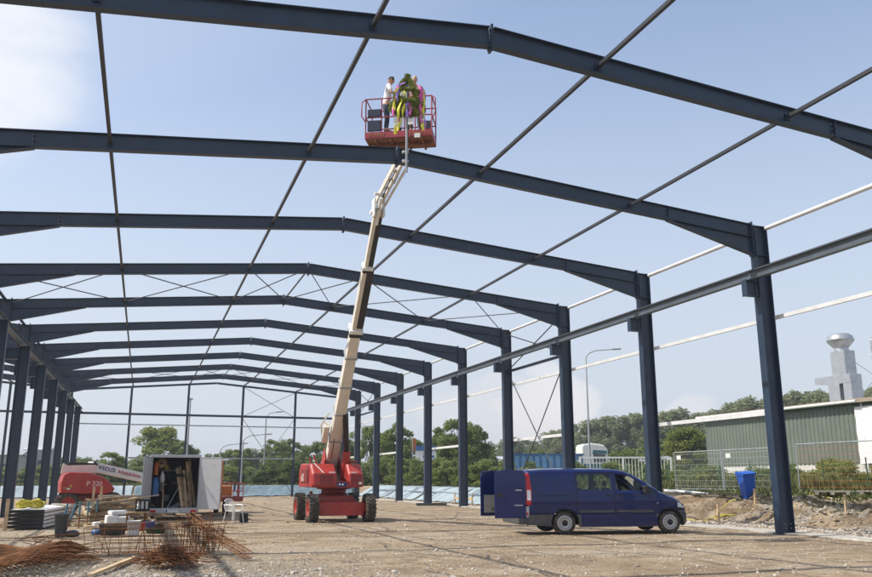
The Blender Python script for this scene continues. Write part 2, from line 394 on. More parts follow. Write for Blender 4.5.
# value noise for terrain / shapes
_rs = np.random.RandomState(7); _tab = _rs.rand(256, 256)
def vnoise(x, y):
    x = np.asarray(x, float); y = np.asarray(y, float)
    xi = np.floor(x).astype(int); yi = np.floor(y).astype(int); fx = x - xi; fy = y - yi
    fx = fx * fx * (3 - 2 * fx); fy = fy * fy * (3 - 2 * fy)
    g = lambda a, b: _tab[a % 256, b % 256]
    return (g(xi, yi) * (1 - fx) + g(xi + 1, yi) * fx) * (1 - fy) + (g(xi, yi + 1) * (1 - fx) + g(xi + 1, yi + 1) * fx) * fy
def fbm(x, y, o=4):
    s = 0; a = 0.5
    for i in range(o): s = s + a * vnoise(np.asarray(x) * 2 ** i + 13.7 * i, np.asarray(y) * 2 ** i + 5.1 * i); a /= 2
    return s

def foot_x(y):   # foot of the right bank
    return np.interp(y, [0, 20, 24, 32, 40, 60, 90], [16.8, 16.4, 16.0, 15.2, 14.3, 13.9, 14.0])
def H(x, y):
    x = np.asarray(x, float); y = np.asarray(y, float)
    rx = smoothstep(0, 2.3, x - foot_x(y) + 0.7 * (fbm(x * .7, y * .7) - .5) * (y < 42))
    ry = smoothstep(0, 2.4, y - 83.6)
    up = np.maximum(rx, ry)
    base = 0.93 * up
    flat = 0.09 * (fbm(x * 0.35, y * 0.35, 3) - 0.47) + 0.035 * (fbm(x * 2.2 + 9, y * 2.2, 3) - 0.47)
    edge = np.exp(-((x - foot_x(y) - 1.3) / 1.3) ** 2) * (y < 42) * (0.95 * (fbm(x * 1.3 + 30, y * 1.3) - 0.50) + 0.30 * (fbm(x * 4 + 3, y * 4, 3) - .45))
    far = smoothstep(90, 130, np.hypot(x, y))
    return base + flat * (1 - 0.6 * up) * (1 - far) + edge
def hz(x, y): return float(H(x, y))

# ------------------------------------------------------------------ ground
def make_ground():
    xs = np.concatenate([[-1500, -900, -500, -300, -200, -140, -100, -75, -60, -50, -42, -36, -31, -27, -24], np.arange(-22, 30, 0.28), [31, 33, 36, 40, 45, 52, 60, 75, 100, 140, 200, 300, 500, 900, 1500]])
    ys = np.concatenate([[-400, -150, -60, -25, -10, 0, 4, 7, 9], np.arange(10, 44, 0.25), np.arange(44, 92, 0.5), [94, 97, 101, 106, 112, 120, 130, 145, 165, 190, 230, 300, 450, 700, 1200, 2000]])
    X, Y = np.meshgrid(xs, ys); Z = H(X, Y)
    v = np.stack([X, Y, Z], -1).reshape(-1, 3); nx, ny = len(xs), len(ys)
    i = np.arange((nx - 1) * (ny - 1)); a = (i // (nx - 1)) * nx + i % (nx - 1)
    f = np.stack([a, a + 1, a + nx + 1, a + nx], -1)
    me = bpy.data.meshes.new('ground'); me.from_pydata(v.tolist(), [], f.tolist())
    me.polygons.foreach_set('use_smooth', [True] * len(f))
    m = bpy.data.materials.new('site_dirt'); m.use_nodes = True; nt = m.node_tree; b = nt.nodes['Principled BSDF']; l = nt.links.new
    b.inputs['Roughness'].default_value = 0.95; b.inputs['Specular IOR Level'].default_value = 0.15
    geo = nt.nodes.new('ShaderNodeNewGeometry'); pos = geo.outputs['Position']
    def noise(sc, det=6, ro=0.6, st=(1, 1, 1)):
        mp = nt.nodes.new('ShaderNodeMapping'); mp.inputs['Scale'].default_value = st; l(pos, mp.inputs[0])
        n = nt.nodes.new('ShaderNodeTexNoise'); n.inputs['Scale'].default_value = sc; n.inputs['Detail'].default_value = det; n.inputs['Roughness'].default_value = ro
        l(mp.outputs[0], n.inputs['Vector']); return n.outputs['Fac']
    def rng(v, a, b_, c=0, d=1):
        n = nt.nodes.new('ShaderNodeMapRange'); l(v, n.inputs['Value']); n.inputs[1].default_value = a; n.inputs[2].default_value = b_; n.inputs[3].default_value = c; n.inputs[4].default_value = d
        n.interpolation_type = 'SMOOTHSTEP'; return n.outputs[0]
    def mix(f, a, b_):
        n = nt.nodes.new('ShaderNodeMix'); n.data_type = 'RGBA'
        if hasattr(f, 'links'): l(f, n.inputs[0])
        else: n.inputs[0].default_value = f
        for q, s in ((a, 6), (b_, 7)):
            if hasattr(q, 'links'): l(q, n.inputs[s])
            else: n.inputs[s].default_value = (*q, 1)
        return n.outputs[2]
    def mth(op, a, b_):
        n = nt.nodes.new('ShaderNodeMath'); n.operation = op
        for q, s in ((a, 0), (b_, 1)):
            if hasattr(q, 'links'): l(q, n.inputs[s])
            else: n.inputs[s].default_value = q
        return n.outputs[0]
    col = mix(rng(noise(0.22), 0.38, 0.62), (0.335, 0.250, 0.162), (0.435, 0.340, 0.232))
    col = mix(rng(noise(1.6, 8, 0.65), 0.42, 0.66), col, (0.25, 0.18, 0.115))
    col = mix(mth('MULTIPLY', rng(noise(0.6, 5, 0.6, (0.18, 1, 1)), 0.50, 0.66), 0.6), col, (0.24, 0.175, 0.12))
    col = mix(mth('MULTIPLY', rng(noise(0.9, 7, 0.7), 0.59, 0.66), 0.8), col, (0.14, 0.10, 0.065))
    col = mix(mth('MULTIPLY', rng(noise(2.6, 8, 0.75, (.35, 1, 1)), 0.52, 0.62), 0.5), col, (0.22, 0.165, 0.115))
    col = mix(mth('MULTIPLY', rng(noise(0.33, 6, 0.6, (.5, 1, 1)), 0.50, 0.60), 0.55), col, (0.46, 0.385, 0.29))
    # wheel ruts: pairs of slightly darker, wandering bands along the hall and across it
    sp0 = nt.nodes.new('ShaderNodeSeparateXYZ'); l(pos, sp0.inputs[0])
    wob = mth('MULTIPLY', mth('SUBTRACT', noise(0.12, 2), 0.5), 5.0)
    def rut(coord, c, slope, other, wd=.16):
        u = mth('ADD', mth('SUBTRACT', coord, c), mth('ADD', wob, mth('MULTIPLY', other, slope)))
        return rng(mth('ABSOLUTE', u, 0.0), wd, wd * .45)
    ruts = None
    for c_, sl in ((4.2, .10), (5.9, .10), (-1.4, -.06), (.25, -.06), (9.0, .22), (10.7, .22)):
        r_ = rut(sp0.outputs[0], c_, sl, sp0.outputs[1]); ruts = r_ if ruts is None else mth('MAXIMUM', ruts, r_)
    for c_, sl in ((17.2, .12), (18.9, .12), (22.6, -.05), (24.3, -.05), (29.5, .08), (31.2, .08)):
        ruts = mth('MAXIMUM', ruts, rut(sp0.outputs[1], c_, sl, sp0.outputs[0], .18))
    ruts = mth('MULTIPLY', ruts, rng(noise(0.5, 4), 0.40, 0.56))
    col = mix(mth('MULTIPLY', ruts, 0.5), col, (0.20, 0.145, 0.10))
    # small pale stones pressed in the dirt
    vo = nt.nodes.new('ShaderNodeTexVoronoi'); vo.inputs['Scale'].default_value = 11; l(pos, vo.inputs['Vector'])
    st = mth('LESS_THAN', vo.outputs['Distance'], rng(noise(0.5, 4), 0.40, 0.68, 0.10, 0.36))
    sx = nt.nodes.new('ShaderNodeSeparateXYZ'); l(pos, sx.inputs[0])
    vo2 = nt.nodes.new('ShaderNodeTexVoronoi'); vo2.inputs['Scale'].default_value = 26; l(pos, vo2.inputs['Vector'])
    hs = nt.nodes.new('ShaderNodeSeparateColor'); l(vo.outputs['Color'], hs.inputs[0])
    stc = mix(hs.outputs[0], (0.30, 0.25, 0.19), (0.56, 0.50, 0.42))
    col = mix(mth('MULTIPLY', st, 0.85), col, stc)
    # gravel zones: front left and by the right bank
    gl = mth('MULTIPLY', rng(sx.outputs[0], -1.0, -5.0), rng(sx.outputs[1], 21, 15.5))
    gr = mth('MULTIPLY', rng(sx.outputs[0], 13.0, 15.5), rng(sx.outputs[1], 33, 27))
    gz = mth('MULTIPLY', mth('MAXIMUM', gl, mth('MULTIPLY', gr, rng(noise(0.45, 4), 0.46, 0.56))), rng(noise(0.5, 5), 0.30, 0.52))
    hs2 = nt.nodes.new('ShaderNodeSeparateColor'); l(vo2.outputs['Color'], hs2.inputs[0])
    gcol = mix(hs2.outputs[0], (0.25, 0.21, 0.16), (0.47, 0.42, 0.35))
    col = mix(mth('MULTIPLY', gz, 0.85), col, gcol)
    sn = nt.nodes.new('ShaderNodeSeparateXYZ'); l(geo.outputs['Normal'], sn.inputs[0])
    steep = mth('MULTIPLY', rng(sn.outputs[2], 0.97, 0.86), rng(noise(0.8, 5), 0.36, 0.54))
    col = mix(mth('MULTIPLY', steep, 0.85), col, mix(rng(noise(3.0, 7, 0.7), 0.4, 0.6), (0.115, 0.075, 0.042), (0.21, 0.15, 0.09)))
    bt = mth('MULTIPLY', rng(sx.outputs[0], 17.0, 18.2), rng(noise(1.1, 6, 0.65), 0.44, 0.54))
    col = mix(mth('MULTIPLY', bt, 0.7), col, (0.17, 0.14, 0.085))
    # grass outside the site
    gx = rng(sx.outputs[0], 19.3, 21.5); gy = rng(sx.outputs[1], 86.5, 89); go = mth('MULTIPLY', mth('MAXIMUM', gx, gy), rng(noise(0.8, 5), 0.3, 0.48))
    gcol2 = mix(rng(noise(0.4, 6), 0.4, 0.62), (0.09, 0.115, 0.035), (0.20, 0.19, 0.08))
    col = mix(go, col, gcol2)
    l(col, b.inputs['Base Color'])
    bp = nt.nodes.new('ShaderNodeBump'); bp.inputs['Strength'].default_value = 1.0; bp.inputs['Distance'].default_value = 0.08
    hgt = mth('ADD', noise(7, 8, 0.7), mth('MULTIPLY', rng(vo.outputs['Distance'], 0.38, 0.0), 0.5))
    hgt = mth('ADD', hgt, mth('MULTIPLY', rng(vo2.outputs['Distance'], 0.5, 0.0), mth('MULTIPLY', gz, 0.8)))
    tread = nt.nodes.new('ShaderNodeTexWave'); tread.inputs['Scale'].default_value = 2.2; tread.inputs['Distortion'].default_value = 2.0; l(pos, tread.inputs[0])
    hgt = mth('SUBTRACT', hgt, mth('MULTIPLY', ruts, mth('ADD', mth('MULTIPLY', tread.outputs['Fac'], 0.5), 0.5)))
    l(hgt, bp.inputs['Height']); l(bp.outputs[0], b.inputs['Normal'])
    me.materials.append(m)
    o = bpy.data.objects.new('ground', me); C.objects.link(o); tag(o, kind='structure')
make_ground()

def stones():
    rng = np.random.RandomState(3); V = []; F = []
    ico = bmesh.new(); bmesh.ops.create_icosphere(ico, subdivisions=1, radius=1)
    iv = np.array([v.co[:] for v in ico.verts]); iF = np.array([[v.index for v in f.verts] for f in ico.faces]); ico.free()
    pts = []
    for _ in range(5200):   # pale rubble at the front left
        x = rng.uniform(-9.5, 1.5); y = 13.2 + abs(rng.normal(0, 3.0))
        if rng.rand() < smooth1((x + 7) / 6) * .93: continue
        pts.append((x, y, rng.uniform(.010, .034) * (1 if rng.rand() > .04 else 2)))
    for _ in range(2600): pts.append((rng.uniform(12.9, 19.5), rng.uniform(19, 29), rng.uniform(.012, .05) * (1 if rng.rand() > .04 else 1.9)))
    for _ in range(5200):
        y = 12 + 26 * rng.rand() ** 1.3; pts.append((rng.uniform(-12, 16), y, rng.uniform(.008, .028) * (1 if rng.rand() > .03 else 2)))
    for n, (x, y, s) in enumerate(pts):
        sc = s * np.array([rng.uniform(.8, 1.4), rng.uniform(.8, 1.4), rng.uniform(.5, .9)])
        a = rng.rand() * 6.28; q = iv * sc * (1 + .25 * rng.randn(len(iv), 1)); c, d = math.cos(a), math.sin(a)
        q = np.stack([q[:, 0] * c - q[:, 1] * d, q[:, 0] * d + q[:, 1] * c, q[:, 2]], 1) + [x, y, 0]
        pts[n] = q; F.append(iF + n * len(iv))
    P = np.concatenate(pts); idx = np.repeat(np.arange(len(pts)), len(iv))
    cx = np.array([q[:, 0].mean() for q in pts]); cy = np.array([q[:, 1].mean() for q in pts]); hh = H(cx, cy)
    P[:, 2] += hh[idx] + .004
    me = bpy.data.meshes.new('gravel'); me.from_pydata(P.tolist(), [], np.concatenate(F).tolist())
    m = bpy.data.materials.new('stone'); m.use_nodes = True; nt = m.node_tree; b = nt.nodes['Principled BSDF']; b.inputs['Roughness'].default_value = .9
    g = nt.nodes.new('ShaderNodeNewGeometry'); r = nt.nodes.new('ShaderNodeValToRGB'); r.color_ramp.elements[0].color = (.26, .21, .155, 1); r.color_ramp.elements[1].color = (.56, .51, .44, 1)
    nt.links.new(g.outputs['Random Per Island'], r.inputs[0]); nt.links.new(r.outputs[0], b.inputs['Base Color'])
    me.materials.append(m)
    o = bpy.data.objects.new('gravel', me); C.objects.link(o); tag(o, 'pale rubble stones scattered over the tan site ground', 'gravel', kind='stuff')
def smooth1(t): t = min(1, max(0, t)); return t * t * (3 - 2 * t)
stones()

# concrete strip along the right column line
part('foundation_strip', M['concrete'], None, lambda b: b.grid(4, 120, lambda i, j: Vector(((12.02, 12.03, 13.05, 13.06)[i] + .05 * vnoise(j * .7, i * 3.), 10 + j * .62, hz(12.5, 10 + j * .62) * .3 + (.005, .045, .045, .005)[i])), smooth=False))['kind'] = 'structure'

# ------------------------------------------------------------------ steel hall
Y0, DY = 14.208, 6.75
Yk = lambda k: Y0 + k * DY
WR, HE, HR = 12.47, 9.68, 10.72
hall = empty('steel_hall', (0, Y0, 0), 0, 'dark blue steel frame of an unclad hall spanning the dirt site', 'building')
hl = lambda v: (v[0], v[1] - Y0, v[2])
def hpart(name, m, fn, parent=hall, bevel=0): return part(name, m, parent, fn, bevel)
RD = 0.44
def column(x, k, s, z0=0.03):
    """s=+1 right wall (web runs along x, inner flange to -x)"""
    y = Yk(k) - Y0; cx = x - s * (0.20 if s > 0 else 0.25); d = 0.50
    b = MB(); top = HE - 0.02
    b.isec((cx, y, z0), (cx, y, top), d, 0.29, 0.026, 0.016, up=(s, 0, 0))
    for zz in (HE - 1.02, HE - .04): b.box((cx, y - .065, zz), (d - .05, .115, .018)); b.box((cx, y + .065, zz), (d - .05, .115, .018))
    o = b.build('column', M['steel'], hall)
    if z0 > 1: return o
    bb = MB(); bb.box((cx, y, .016), (d + .1, .38, .032))
    for i in (-1, 1):
        for j in (-1, 1): bb.lathe([(.02, 0), (.02, .06), (0, .06)], (cx + i * .2, y + j * .14, .03), n=8)
    bb.build('base_plate', M['steel'], o)
    bw = MB()
    for zz in (.18, .30):
        for q in (-.1, .1): bw.lathe([(.016, 0), (.016, .012), (0, .012)], (cx + q, y - .147, zz), (0, -1, 0), 6)
    bw.build('bolts', M['bolt'], o)
    return o
# right wall columns and left valley columns
for k in range(-1, 10):
    o = column(WR, k, 1)
    y = Yk(k) - Y0
    # crane bracket on the inner flange
    b = MB(); xi = WR - .49
    b.isec((xi, y, 7.54), (xi - .43, y, 7.54), .50, .22, .02, .014); b.box((xi - .434, y, 7.54), (.012, .24, .53))
    b.build('bracket', M['steel'], o)
for k in range(-1, 10):
    o = column(-WR - .38, k, -1, 6.95)
    y = Yk(k) - Y0
    b = MB(); xi = -WR + .11
    b.isec((-11.58, y, .03), (-11.58, y, 7.5), .46, .26, .022, .015, up=(1, 0, 0)); b.box((-11.58, y, .016), (.56, .36, .032)); b.box((-11.6, y, 7.51), (.62, .3, .022))
    b.isec((-11.83, y, 7.17), (-12.86, y, 7.17), .5, .24, .02, .014)
    b.build('crane_column', M['steel'], hall)
def rafter(k, x0, z0, x1, z1, s):
    """x0,z0 eave (column inner face, top) -> x1,z1 ridge top"""
    y = Yk(k) - Y0; a = Vector((x0, y, z0 - RD / 2)); r = Vector((x1, y, z1 - RD / 2)); d = (r - a).normalized()
    b = MB(); b.isec(a, r - d * .016, RD, .19, .018, .012)
    # haunch wedge
    L = 3.15; e = a + d * L; n = Vector((-d.z, 0, d.x)) * (1 if d.x > 0 else -1)
    p0 = a - n * RD / 2; p1 = e - n * RD / 2; p2 = Vector((x0, y, z0 - 1.02))
    t = .006
    vs = [p + Vector((0, q, 0)) for q in (-t, t) for p in (p0, p1, p2)]
    b.add(vs, [(0, 1, 2), (5, 4, 3), (0, 3, 4, 1), (1, 4, 5, 2), (2, 5, 3, 0)])
    b.beam(p2 - Vector((0, 0, .0)), p1 - n * .014, .19, .02)
    b.box(tuple(a + d * L + n * 0), (.014, .175, RD - .04), rot=Matrix.Rotation(-math.atan2(d.z, d.x) if d.x > 0 else -math.atan2(d.z, d.x), 3, 'Y'))
    o = b.build('rafter', M['steel'], hall)
    bo_ = MB()
    for q in (-.13, 0, .13):
        for w_ in (-.035, .035): c_ = a + d * (L + w_) + Vector((0, -.006, q)); bo_.lathe([(.016, 0), (.016, .012), (0, .012)], c_, (0, -1, 0), 6)
    bo_.build('bolts', M['bolt'], o)
    # eave end plate with bolts
    eb = MB(); sx = 1 if d.x > 0 else -1
    eb.box((x0 + sx * .0, y, z0 - .50), (.03, .24, 1.14))
    for q in range(5):
        for w in (-.08, .08): eb.lathe([(.018, -.03), (.018, .045), (0, .045)], (x0, y + w, z0 - .12 - q * .2), (sx, 0, 0), n=6)
    eb.build('end_plate', M['steel'], o)
    return o
def ridge_plate(k, x, z, par):
    y = Yk(k) - Y0; b = MB()
    for q in (-.013, .013): b.box((x + q, y, z - RD / 2 - .02), (.02, .21, RD + .14))
    for q in range(4):
        for w in (-.07, .07): b.tube([(x - .05, y + w, z - .09 - q * .13), (x + .05, y + w, z - .09 - q * .13)], .015, 6)
    b.build('ridge_plate', M['steel'], par)
for k in range(-1, 10):
    rl = rafter(k, -WR - .38 + .5, HE - .02, -.02, HR, -1)
    rr = rafter(k, WR - .5, HE + .02, .02, HR, 1)
    ridge_plate(k, 0, HR, rr)
    rafter(k, -WR - .40, HE - .02, -25.3, HR, 1)   # next nave behind the valley columns
# gable frame
g = Yk(10) - Y0
hpart('gable_rafter', M['steel'], lambda b: (b.isec((-WR - .3, g, HE - .1), (-.01, g, HR - .1), .18, .16, .014, .01), b.isec((WR, g, HE - .1), (.01, g, HR - .1), .18, .16, .014, .01), b.isec((-WR - .35, g, HE - .1), (-25, g, HR - .1), .18, .16, .014, .01)))
for x in (-12.68, -7.6, -2.52, 2.54, 7.6, 12.42, -17.75):
    zt = HR - .19 - abs(x if x > -15 else 25 + x) * (HR - HE) / WR
    hpart('gable_post', M['steel'], lambda b: b.isec((x, g, .0), (x, g, zt), .2, .2, .014, .01, up=(0, 1, 0)))
gy = g - .14
for (za, hh, x0, x1, mm) in [(7.5, .20, -22.5, 2.5, 'steel'), (7.5, .20, 2.54, 12.4, 'steel'), (6.55, .10, -12.7, 12.4, 'galv_dull'), (3.55, .12, -7.6, 7.6, 'galv_dull')]:
    hpart('gable_rail', M[mm], lambda b: b.beam((x0, gy, za), (x1, gy, za), .09, hh))
# purlins: square tubes at web mid height, one per bay
for k in range(-2, 10):
    for x in (-17.5, -7.5, -2.5, 2.5, 7.5):
        if k < -1: continue
        xa = abs(x) if x > -12 else 25 + x
        z = HR - xa * (HR - HE) / WR - RD * .52
        y0, y1 = Yk(k) - Y0 + .012, Yk(k + 1) - Y0 - .012
        b = MB(); b.beam((x, y0, z), (x, y1, z), .082, .082)
        if k > 8: b = MB(); b.beam((x, y0, z), (x, y1, z + .15), .1, .1)
        o = b.build('purlin', M['rust_flange'], hall)
        if x > -12 and k < 4 and k >= 0: 
            cb = MB(); cb.box((x, y0 - .04, z + .0), (.16, .014, .17)); cb.tube([(x - .05, y0 - .07, z), (x - .05, y0 - .02, z)], .018, 6); cb.tube([(x + .05, y0 - .07, z), (x + .05, y0 - .02, z)], .018, 6)
            cb.build('cleat', M['steel'], o)
for k in range(-1, 10):
    y0, y1 = Yk(k) - Y0 + .01, Yk(k + 1) - Y0 - .01
    hpart('eave_tube', M['galv'], lambda b: b.tube([(WR + .02, y0 + .13, HE - .10), (WR + .02, y1 - .13, HE - .10)], .07, 12))
    hpart('valley_tube', M['steel'], lambda b: b.tube([(-WR - .1, y0 + .13, HE - .10), (-WR - .1, y1 - .13, HE - .10)], .07, 10))
    hpart('side_rail', M['galv'], lambda b: b.beam((WR + .07, y0, 6.62), (WR + .07, y1, 6.62), .08, .12))
    if k % 2 == 1: hpart('side_rail', M['galv'], lambda b: b.beam((WR + .07, y0 + .1, 3.66), (WR + .07, y1 - .1, 3.66), .08, .13))
    yb = y1 if k < 9 else y1 - .0
    for s in (-1, 1):
        xx = s * 11.78 if s > 0 else -11.75
        z = 7.95 if s > 0 else 7.74
        o = hpart('crane_beam', M['crane_steel'], lambda b: b.isec((xx, y0, z), (xx, yb, z), .28, .20, .018, .012))
        if s > 0: hpart('crane_rail', M['rust_flange'], lambda b: b.beam((xx, y0, z + .165), (xx, yb, z + .165), .05, .05), o)
def rod(p, q, r=.024): hpart('brace', M['rust_flange'], lambda b: b.tube([p, q], r, 6))
for kb in (3, 8):
    ya, yb = Yk(kb) - Y0, Yk(kb + 1) - Y0
    nodes = [(-WR + .1, HE), (-7.5, 0), (-2.5, 0), (0, 0), (2.5, 0), (7.5, 0), (WR - .4, HE)]
    nodes = [(x, HR - abs(x) * (HR - HE) / WR - RD * .5) for x, _ in nodes]
    for (xa, za), (xb, zb) in zip(nodes[:-1], nodes[1:]):
        if (xa, xb) in ((-2.5, 0), (0, 2.5)):
            pass
        rod((xa, ya, za), (xb, yb, zb)); rod((xb, ya, zb), (xa, yb, za))
    rod((0, ya, HR - .25), (0, yb, HR - .25), .04)
    xw = WR - .12
    hpart('strut', M['steel'], lambda b: b.beam((xw, ya, 7.35), (xw, yb, 7.35), .12, .12))
    for z0, z1 in ((.3, 7.3), (7.4, 9.4)):
        rod((xw, ya, z0), (xw, yb, z1), .03); rod((xw, yb, z0), (xw, ya, z1), .03)
rod((2.54, g, 7.5), (7.6, g, 9.95)); rod((7.6, g, 7.5), (2.54, g, 10.35)); rod((2.54, g, 7.4), (7.6, g, .3)); rod((7.6, g, 7.4), (2.54, g, .3))

# ------------------------------------------------------------------ foliage
def leaf_mesh(name, clumps, n, size, m, seed):
    """clumps: (cx,cy,cz,rx,ry,rz); n leaves per unit clump"""
    rng = np.random.RandomState(seed); P = []
    for c in clumps:
        k = max(12, int(n * c[6])) if len(c) > 6 else n
        d = rng.normal(size=(k, 3)); d /= np.linalg.norm(d, axis=1)[:, None]
        r = rng.rand(k, 1) ** 0.45
        P.append(np.array(c[:3]) + d * r * np.array(c[3:6]))
    P = np.concatenate(P); k = len(P)
    a = rng.normal(size=(k, 3)); a[:, 2] *= .6; a /= np.linalg.norm(a, axis=1)[:, None]
    b = np.cross(a, rng.normal(size=(k, 3))); b /= np.linalg.norm(b, axis=1)[:, None]
    s = size * rng.uniform(.6, 1.3, (k, 1))
    v = np.stack([P - a * s, P + b * s * .55, P + a * s, P - b * s * .55], 1).reshape(-1, 3)
    f = np.arange(4 * k).reshape(-1, 4)
    me = bpy.data.meshes.new(name); me.from_pydata(v.tolist(), [], f.tolist()); me.materials.append(m)
    return me
def tree_meshes(kind, seed):
    rng = random.Random(seed); cl = []; tb = MB()
    if kind == 'poplar':
        h, w = 10, 3.2
        tb.tube([(0, 0, -.3), (.1, 0, 3), (0, .1, 7), (0, 0, 9)], [.22, .17, .09, .03], 7)
        for i in range(44):
            z = rng.uniform(.6, 9.4); rr = w * .5 * min(1, (z + 1) / 3) * (1 - max(0, (z - 6.2) / 4.6) ** 1.6)
            a = rng.uniform(0, 6.28); q = rr * math.sqrt(rng.random())
            s = rng.uniform(.6, 1.05); cl.append((q * math.cos(a), q * math.sin(a), z, s * .8, s * .8, s * 1.15, s))
            if i % 3 == 0: tb.tube([(0, 0, z * .75), (q * math.cos(a), q * math.sin(a), z)], [.05, .02], 5)
        return leaf_mesh('crown', cl, 330, .17, M['leaf_poplar'], seed), tb, h, w
    if kind == 'bush':
        h, w = 2.6, 2.2
        for i in range(5): 
            a = rng.uniform(0, 6.28); tb.tube([(0, 0, -.2), (.3 * math.cos(a), .3 * math.sin(a), 1), (.7 * math.cos(a), .7 * math.sin(a), 2)], [.05, .035, .012], 5)
        for i in range(34):
            z = rng.uniform(.12, 2.25); rr = 1.0 * math.sqrt(max(.1, 1 - ((z - .9) / 1.6) ** 2)); a = rng.uniform(0, 6.28); q = rr * math.sqrt(rng.random())
            s = rng.uniform(.26, .46); cl.append((q * math.cos(a), q * math.sin(a), z, s, s, s * (1.2 if z > 1.8 else .9), s * 2))
        return leaf_mesh('foliage', cl, 190, .085, None, seed), tb, h, w
    # broad tree
    h, w = 7.0, 4.4
    tb.tube([(0, 0, -.3), (.05, 0, 1.2), (0, .08, 2.6), (.1, 0, 4.4), (.05, 0, 5.8)], [.2, .16, .12, .07, .03], 8)
    for i in range(64):
        z = rng.uniform(.8, 6.6); prof = math.sqrt(max(.05, 1 - ((z - 3.6) / 3.3) ** 2)); a = rng.uniform(0, 6.28); q = w * .47 * prof * rng.random() ** .45
        if kind == 'loose' and rng.random() < .18: continue
        s = rng.uniform(.42, .85) * (1 if kind != 'loose' else .85); x, y = q * math.cos(a), q * math.sin(a)
        cl.append((x, y, z, s, s, s * .8, s * 1.2))
        if i % 2 == 0: tb.tube([(0, 0, max(1, z * .55)), (x * .5, y * .5, z * .82), (x, y, z)], [.055, .035, .012], 5)
    return leaf_mesh('crown', cl, 240 if kind != 'loose' else 200, .13, None, seed), tb, h, w
VAR = {}
def get_var(kind, i, mk):
    key = (kind, i, mk)
    if key not in VAR:
        me, tb, h, w = tree_meshes(kind, hash((kind, i)) % 1000 if False else {'poplar': 11, 'bush': 37, 'broad': 71, 'loose': 91}[kind] + i)
        me.materials.clear(); me.materials.append(M[mk])
        t = tb.build('stem' if kind == 'bush' else 'trunk', M['bark'], None); tm = t.data; C.objects.unlink(t); bpy.data.objects.remove(t)
        VAR[key] = (me, tm, h, w)
    return VAR[key]
_tr = random.Random(5)
def plant(name, kind, i, mk, x, y, h, w, label, cat, group=None):
    me, tm, H0, W0 = get_var(kind, i, mk)
    r = empty(name, (x, y, hz(x, y) - .05), _tr.uniform(0, 6.28), label, cat, group)
    r.scale = (w / W0 * 1.08, w / W0 * 1.08, h / H0 * 1.03)
    a = bpy.data.objects.new('foliage' if kind == 'bush' else 'crown', me); C.objects.link(a); a.parent = r
    b = bpy.data.objects.new('stem' if kind == 'bush' else 'trunk', tm); C.objects.link(b); b.parent = r
    return r

poplars = [(87.6, 165, 12.7), (89.8, 163, 13.5), (91.3, 160, 13.8), (93.3, 158, 13.3), (94.7, 155, 14.0), (96.0, 152, 14.0), (97.8, 150, 13.7), (99.0, 147, 13.9), (100.2, 144, 13.7), (100.6, 140, 14.1), (101.7, 137, 14.4), (102.7, 134, 14.4), (103.5, 131, 14.6), (104.3, 128, 14.9), (104.0, 124, 14.8), (104.6, 121, 15.1), (105.2, 118, 15.0), (104.8, 114, 14.9), (104.0, 110, 14.4), (103.2, 106, 14.2), (102.2, 102, 13.9), (101.0, 98, 14.1)]
ORD = ['leftmost', 'second', 'third', 'fourth', 'fifth', 'sixth', 'seventh', 'eighth', 'ninth', 'tenth', 'eleventh', 'twelfth', 'thirteenth', 'fourteenth', 'fifteenth', 'sixteenth', 'seventeenth', 'eighteenth', 'nineteenth', 'twentieth', 'twenty first', 'twenty second']
def nth(i): return ORD[i] + (' ' if i == 0 else ' from the left ')
for i, (x, y, h) in enumerate(poplars):
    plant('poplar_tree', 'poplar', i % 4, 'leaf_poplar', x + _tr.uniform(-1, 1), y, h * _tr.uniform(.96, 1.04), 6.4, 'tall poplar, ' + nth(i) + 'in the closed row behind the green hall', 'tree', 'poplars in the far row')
far = [(67.8, 170, 8.3, 6.5), (73.0, 175, 9.7, 7.5), (79.4, 180, 9.8, 8), (83.4, 180, 11.4, 7), (84.8, 175, 11.7, 6.6), (86.1, 170, 12.8, 6), (62, 172, 7.5, 7), (56, 175, 7.6, 7)]
for i, (x, y, h, w) in enumerate(far):
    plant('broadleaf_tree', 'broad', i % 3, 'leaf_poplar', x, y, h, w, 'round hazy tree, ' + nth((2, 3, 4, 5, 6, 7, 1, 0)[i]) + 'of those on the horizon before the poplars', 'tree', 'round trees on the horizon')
back = [(-9.6, 106, 3.8, 3.0, 'loose', 'leaf_mid', 'small pointed tree rising behind the white lift boom'),
        (-4.3, 120, 7.6, 6.0, 'broad', 'leaf_yellow', 'large airy yellow green tree behind the grey box trailer'),
        (-1.4, 112, 5.5, 3.6, 'broad', 'leaf_mid', 'round green tree right beside the large airy tree behind the trailer'),
        (3.1, 118, 4.2, 3.4, 'broad', 'leaf_dark', 'dark low tree behind the right edge of the trailer'),
        (5.8, 122, 4.9, 3.6, 'loose', 'leaf_yellow', 'small olive tree left of the gable post with the crossed braces'),
        (8.2, 128, 5.2, 3.2, 'broad', 'leaf_mid', 'green tree right behind the post where the crossed braces start'),
        (13.5, 150, 6.1, 7.5, 'broad', 'leaf_poplar', 'wide pale tree furthest away behind the crossed gable braces'),
        (11.3, 118, 6.2, 3.6, 'loose', 'leaf_mid', 'tall airy tree behind the crossing of the gable braces'),
        (13.9, 122, 6.4, 3.4, 'broad', 'leaf_pale', 'pale green tree between the street lamp and the right gable post'),
        (14.3, 114, 5.2, 2.8, 'broad', 'leaf_mid', 'green tree touching the gable post left of the boom lift'),
        (14.2, 102, 5.3, 3.0, 'loose', 'leaf_mid', 'open leafy tree just left of the lift boom foot'),
        (15.4, 98, 6.5, 2.8, 'loose', 'leaf_pale', 'thin airy tree directly behind the lift boom'),
        (17.5, 100, 6.2, 2.9, 'broad', 'leaf_mid', 'green tree right of the lift boom behind the crane beam end')]
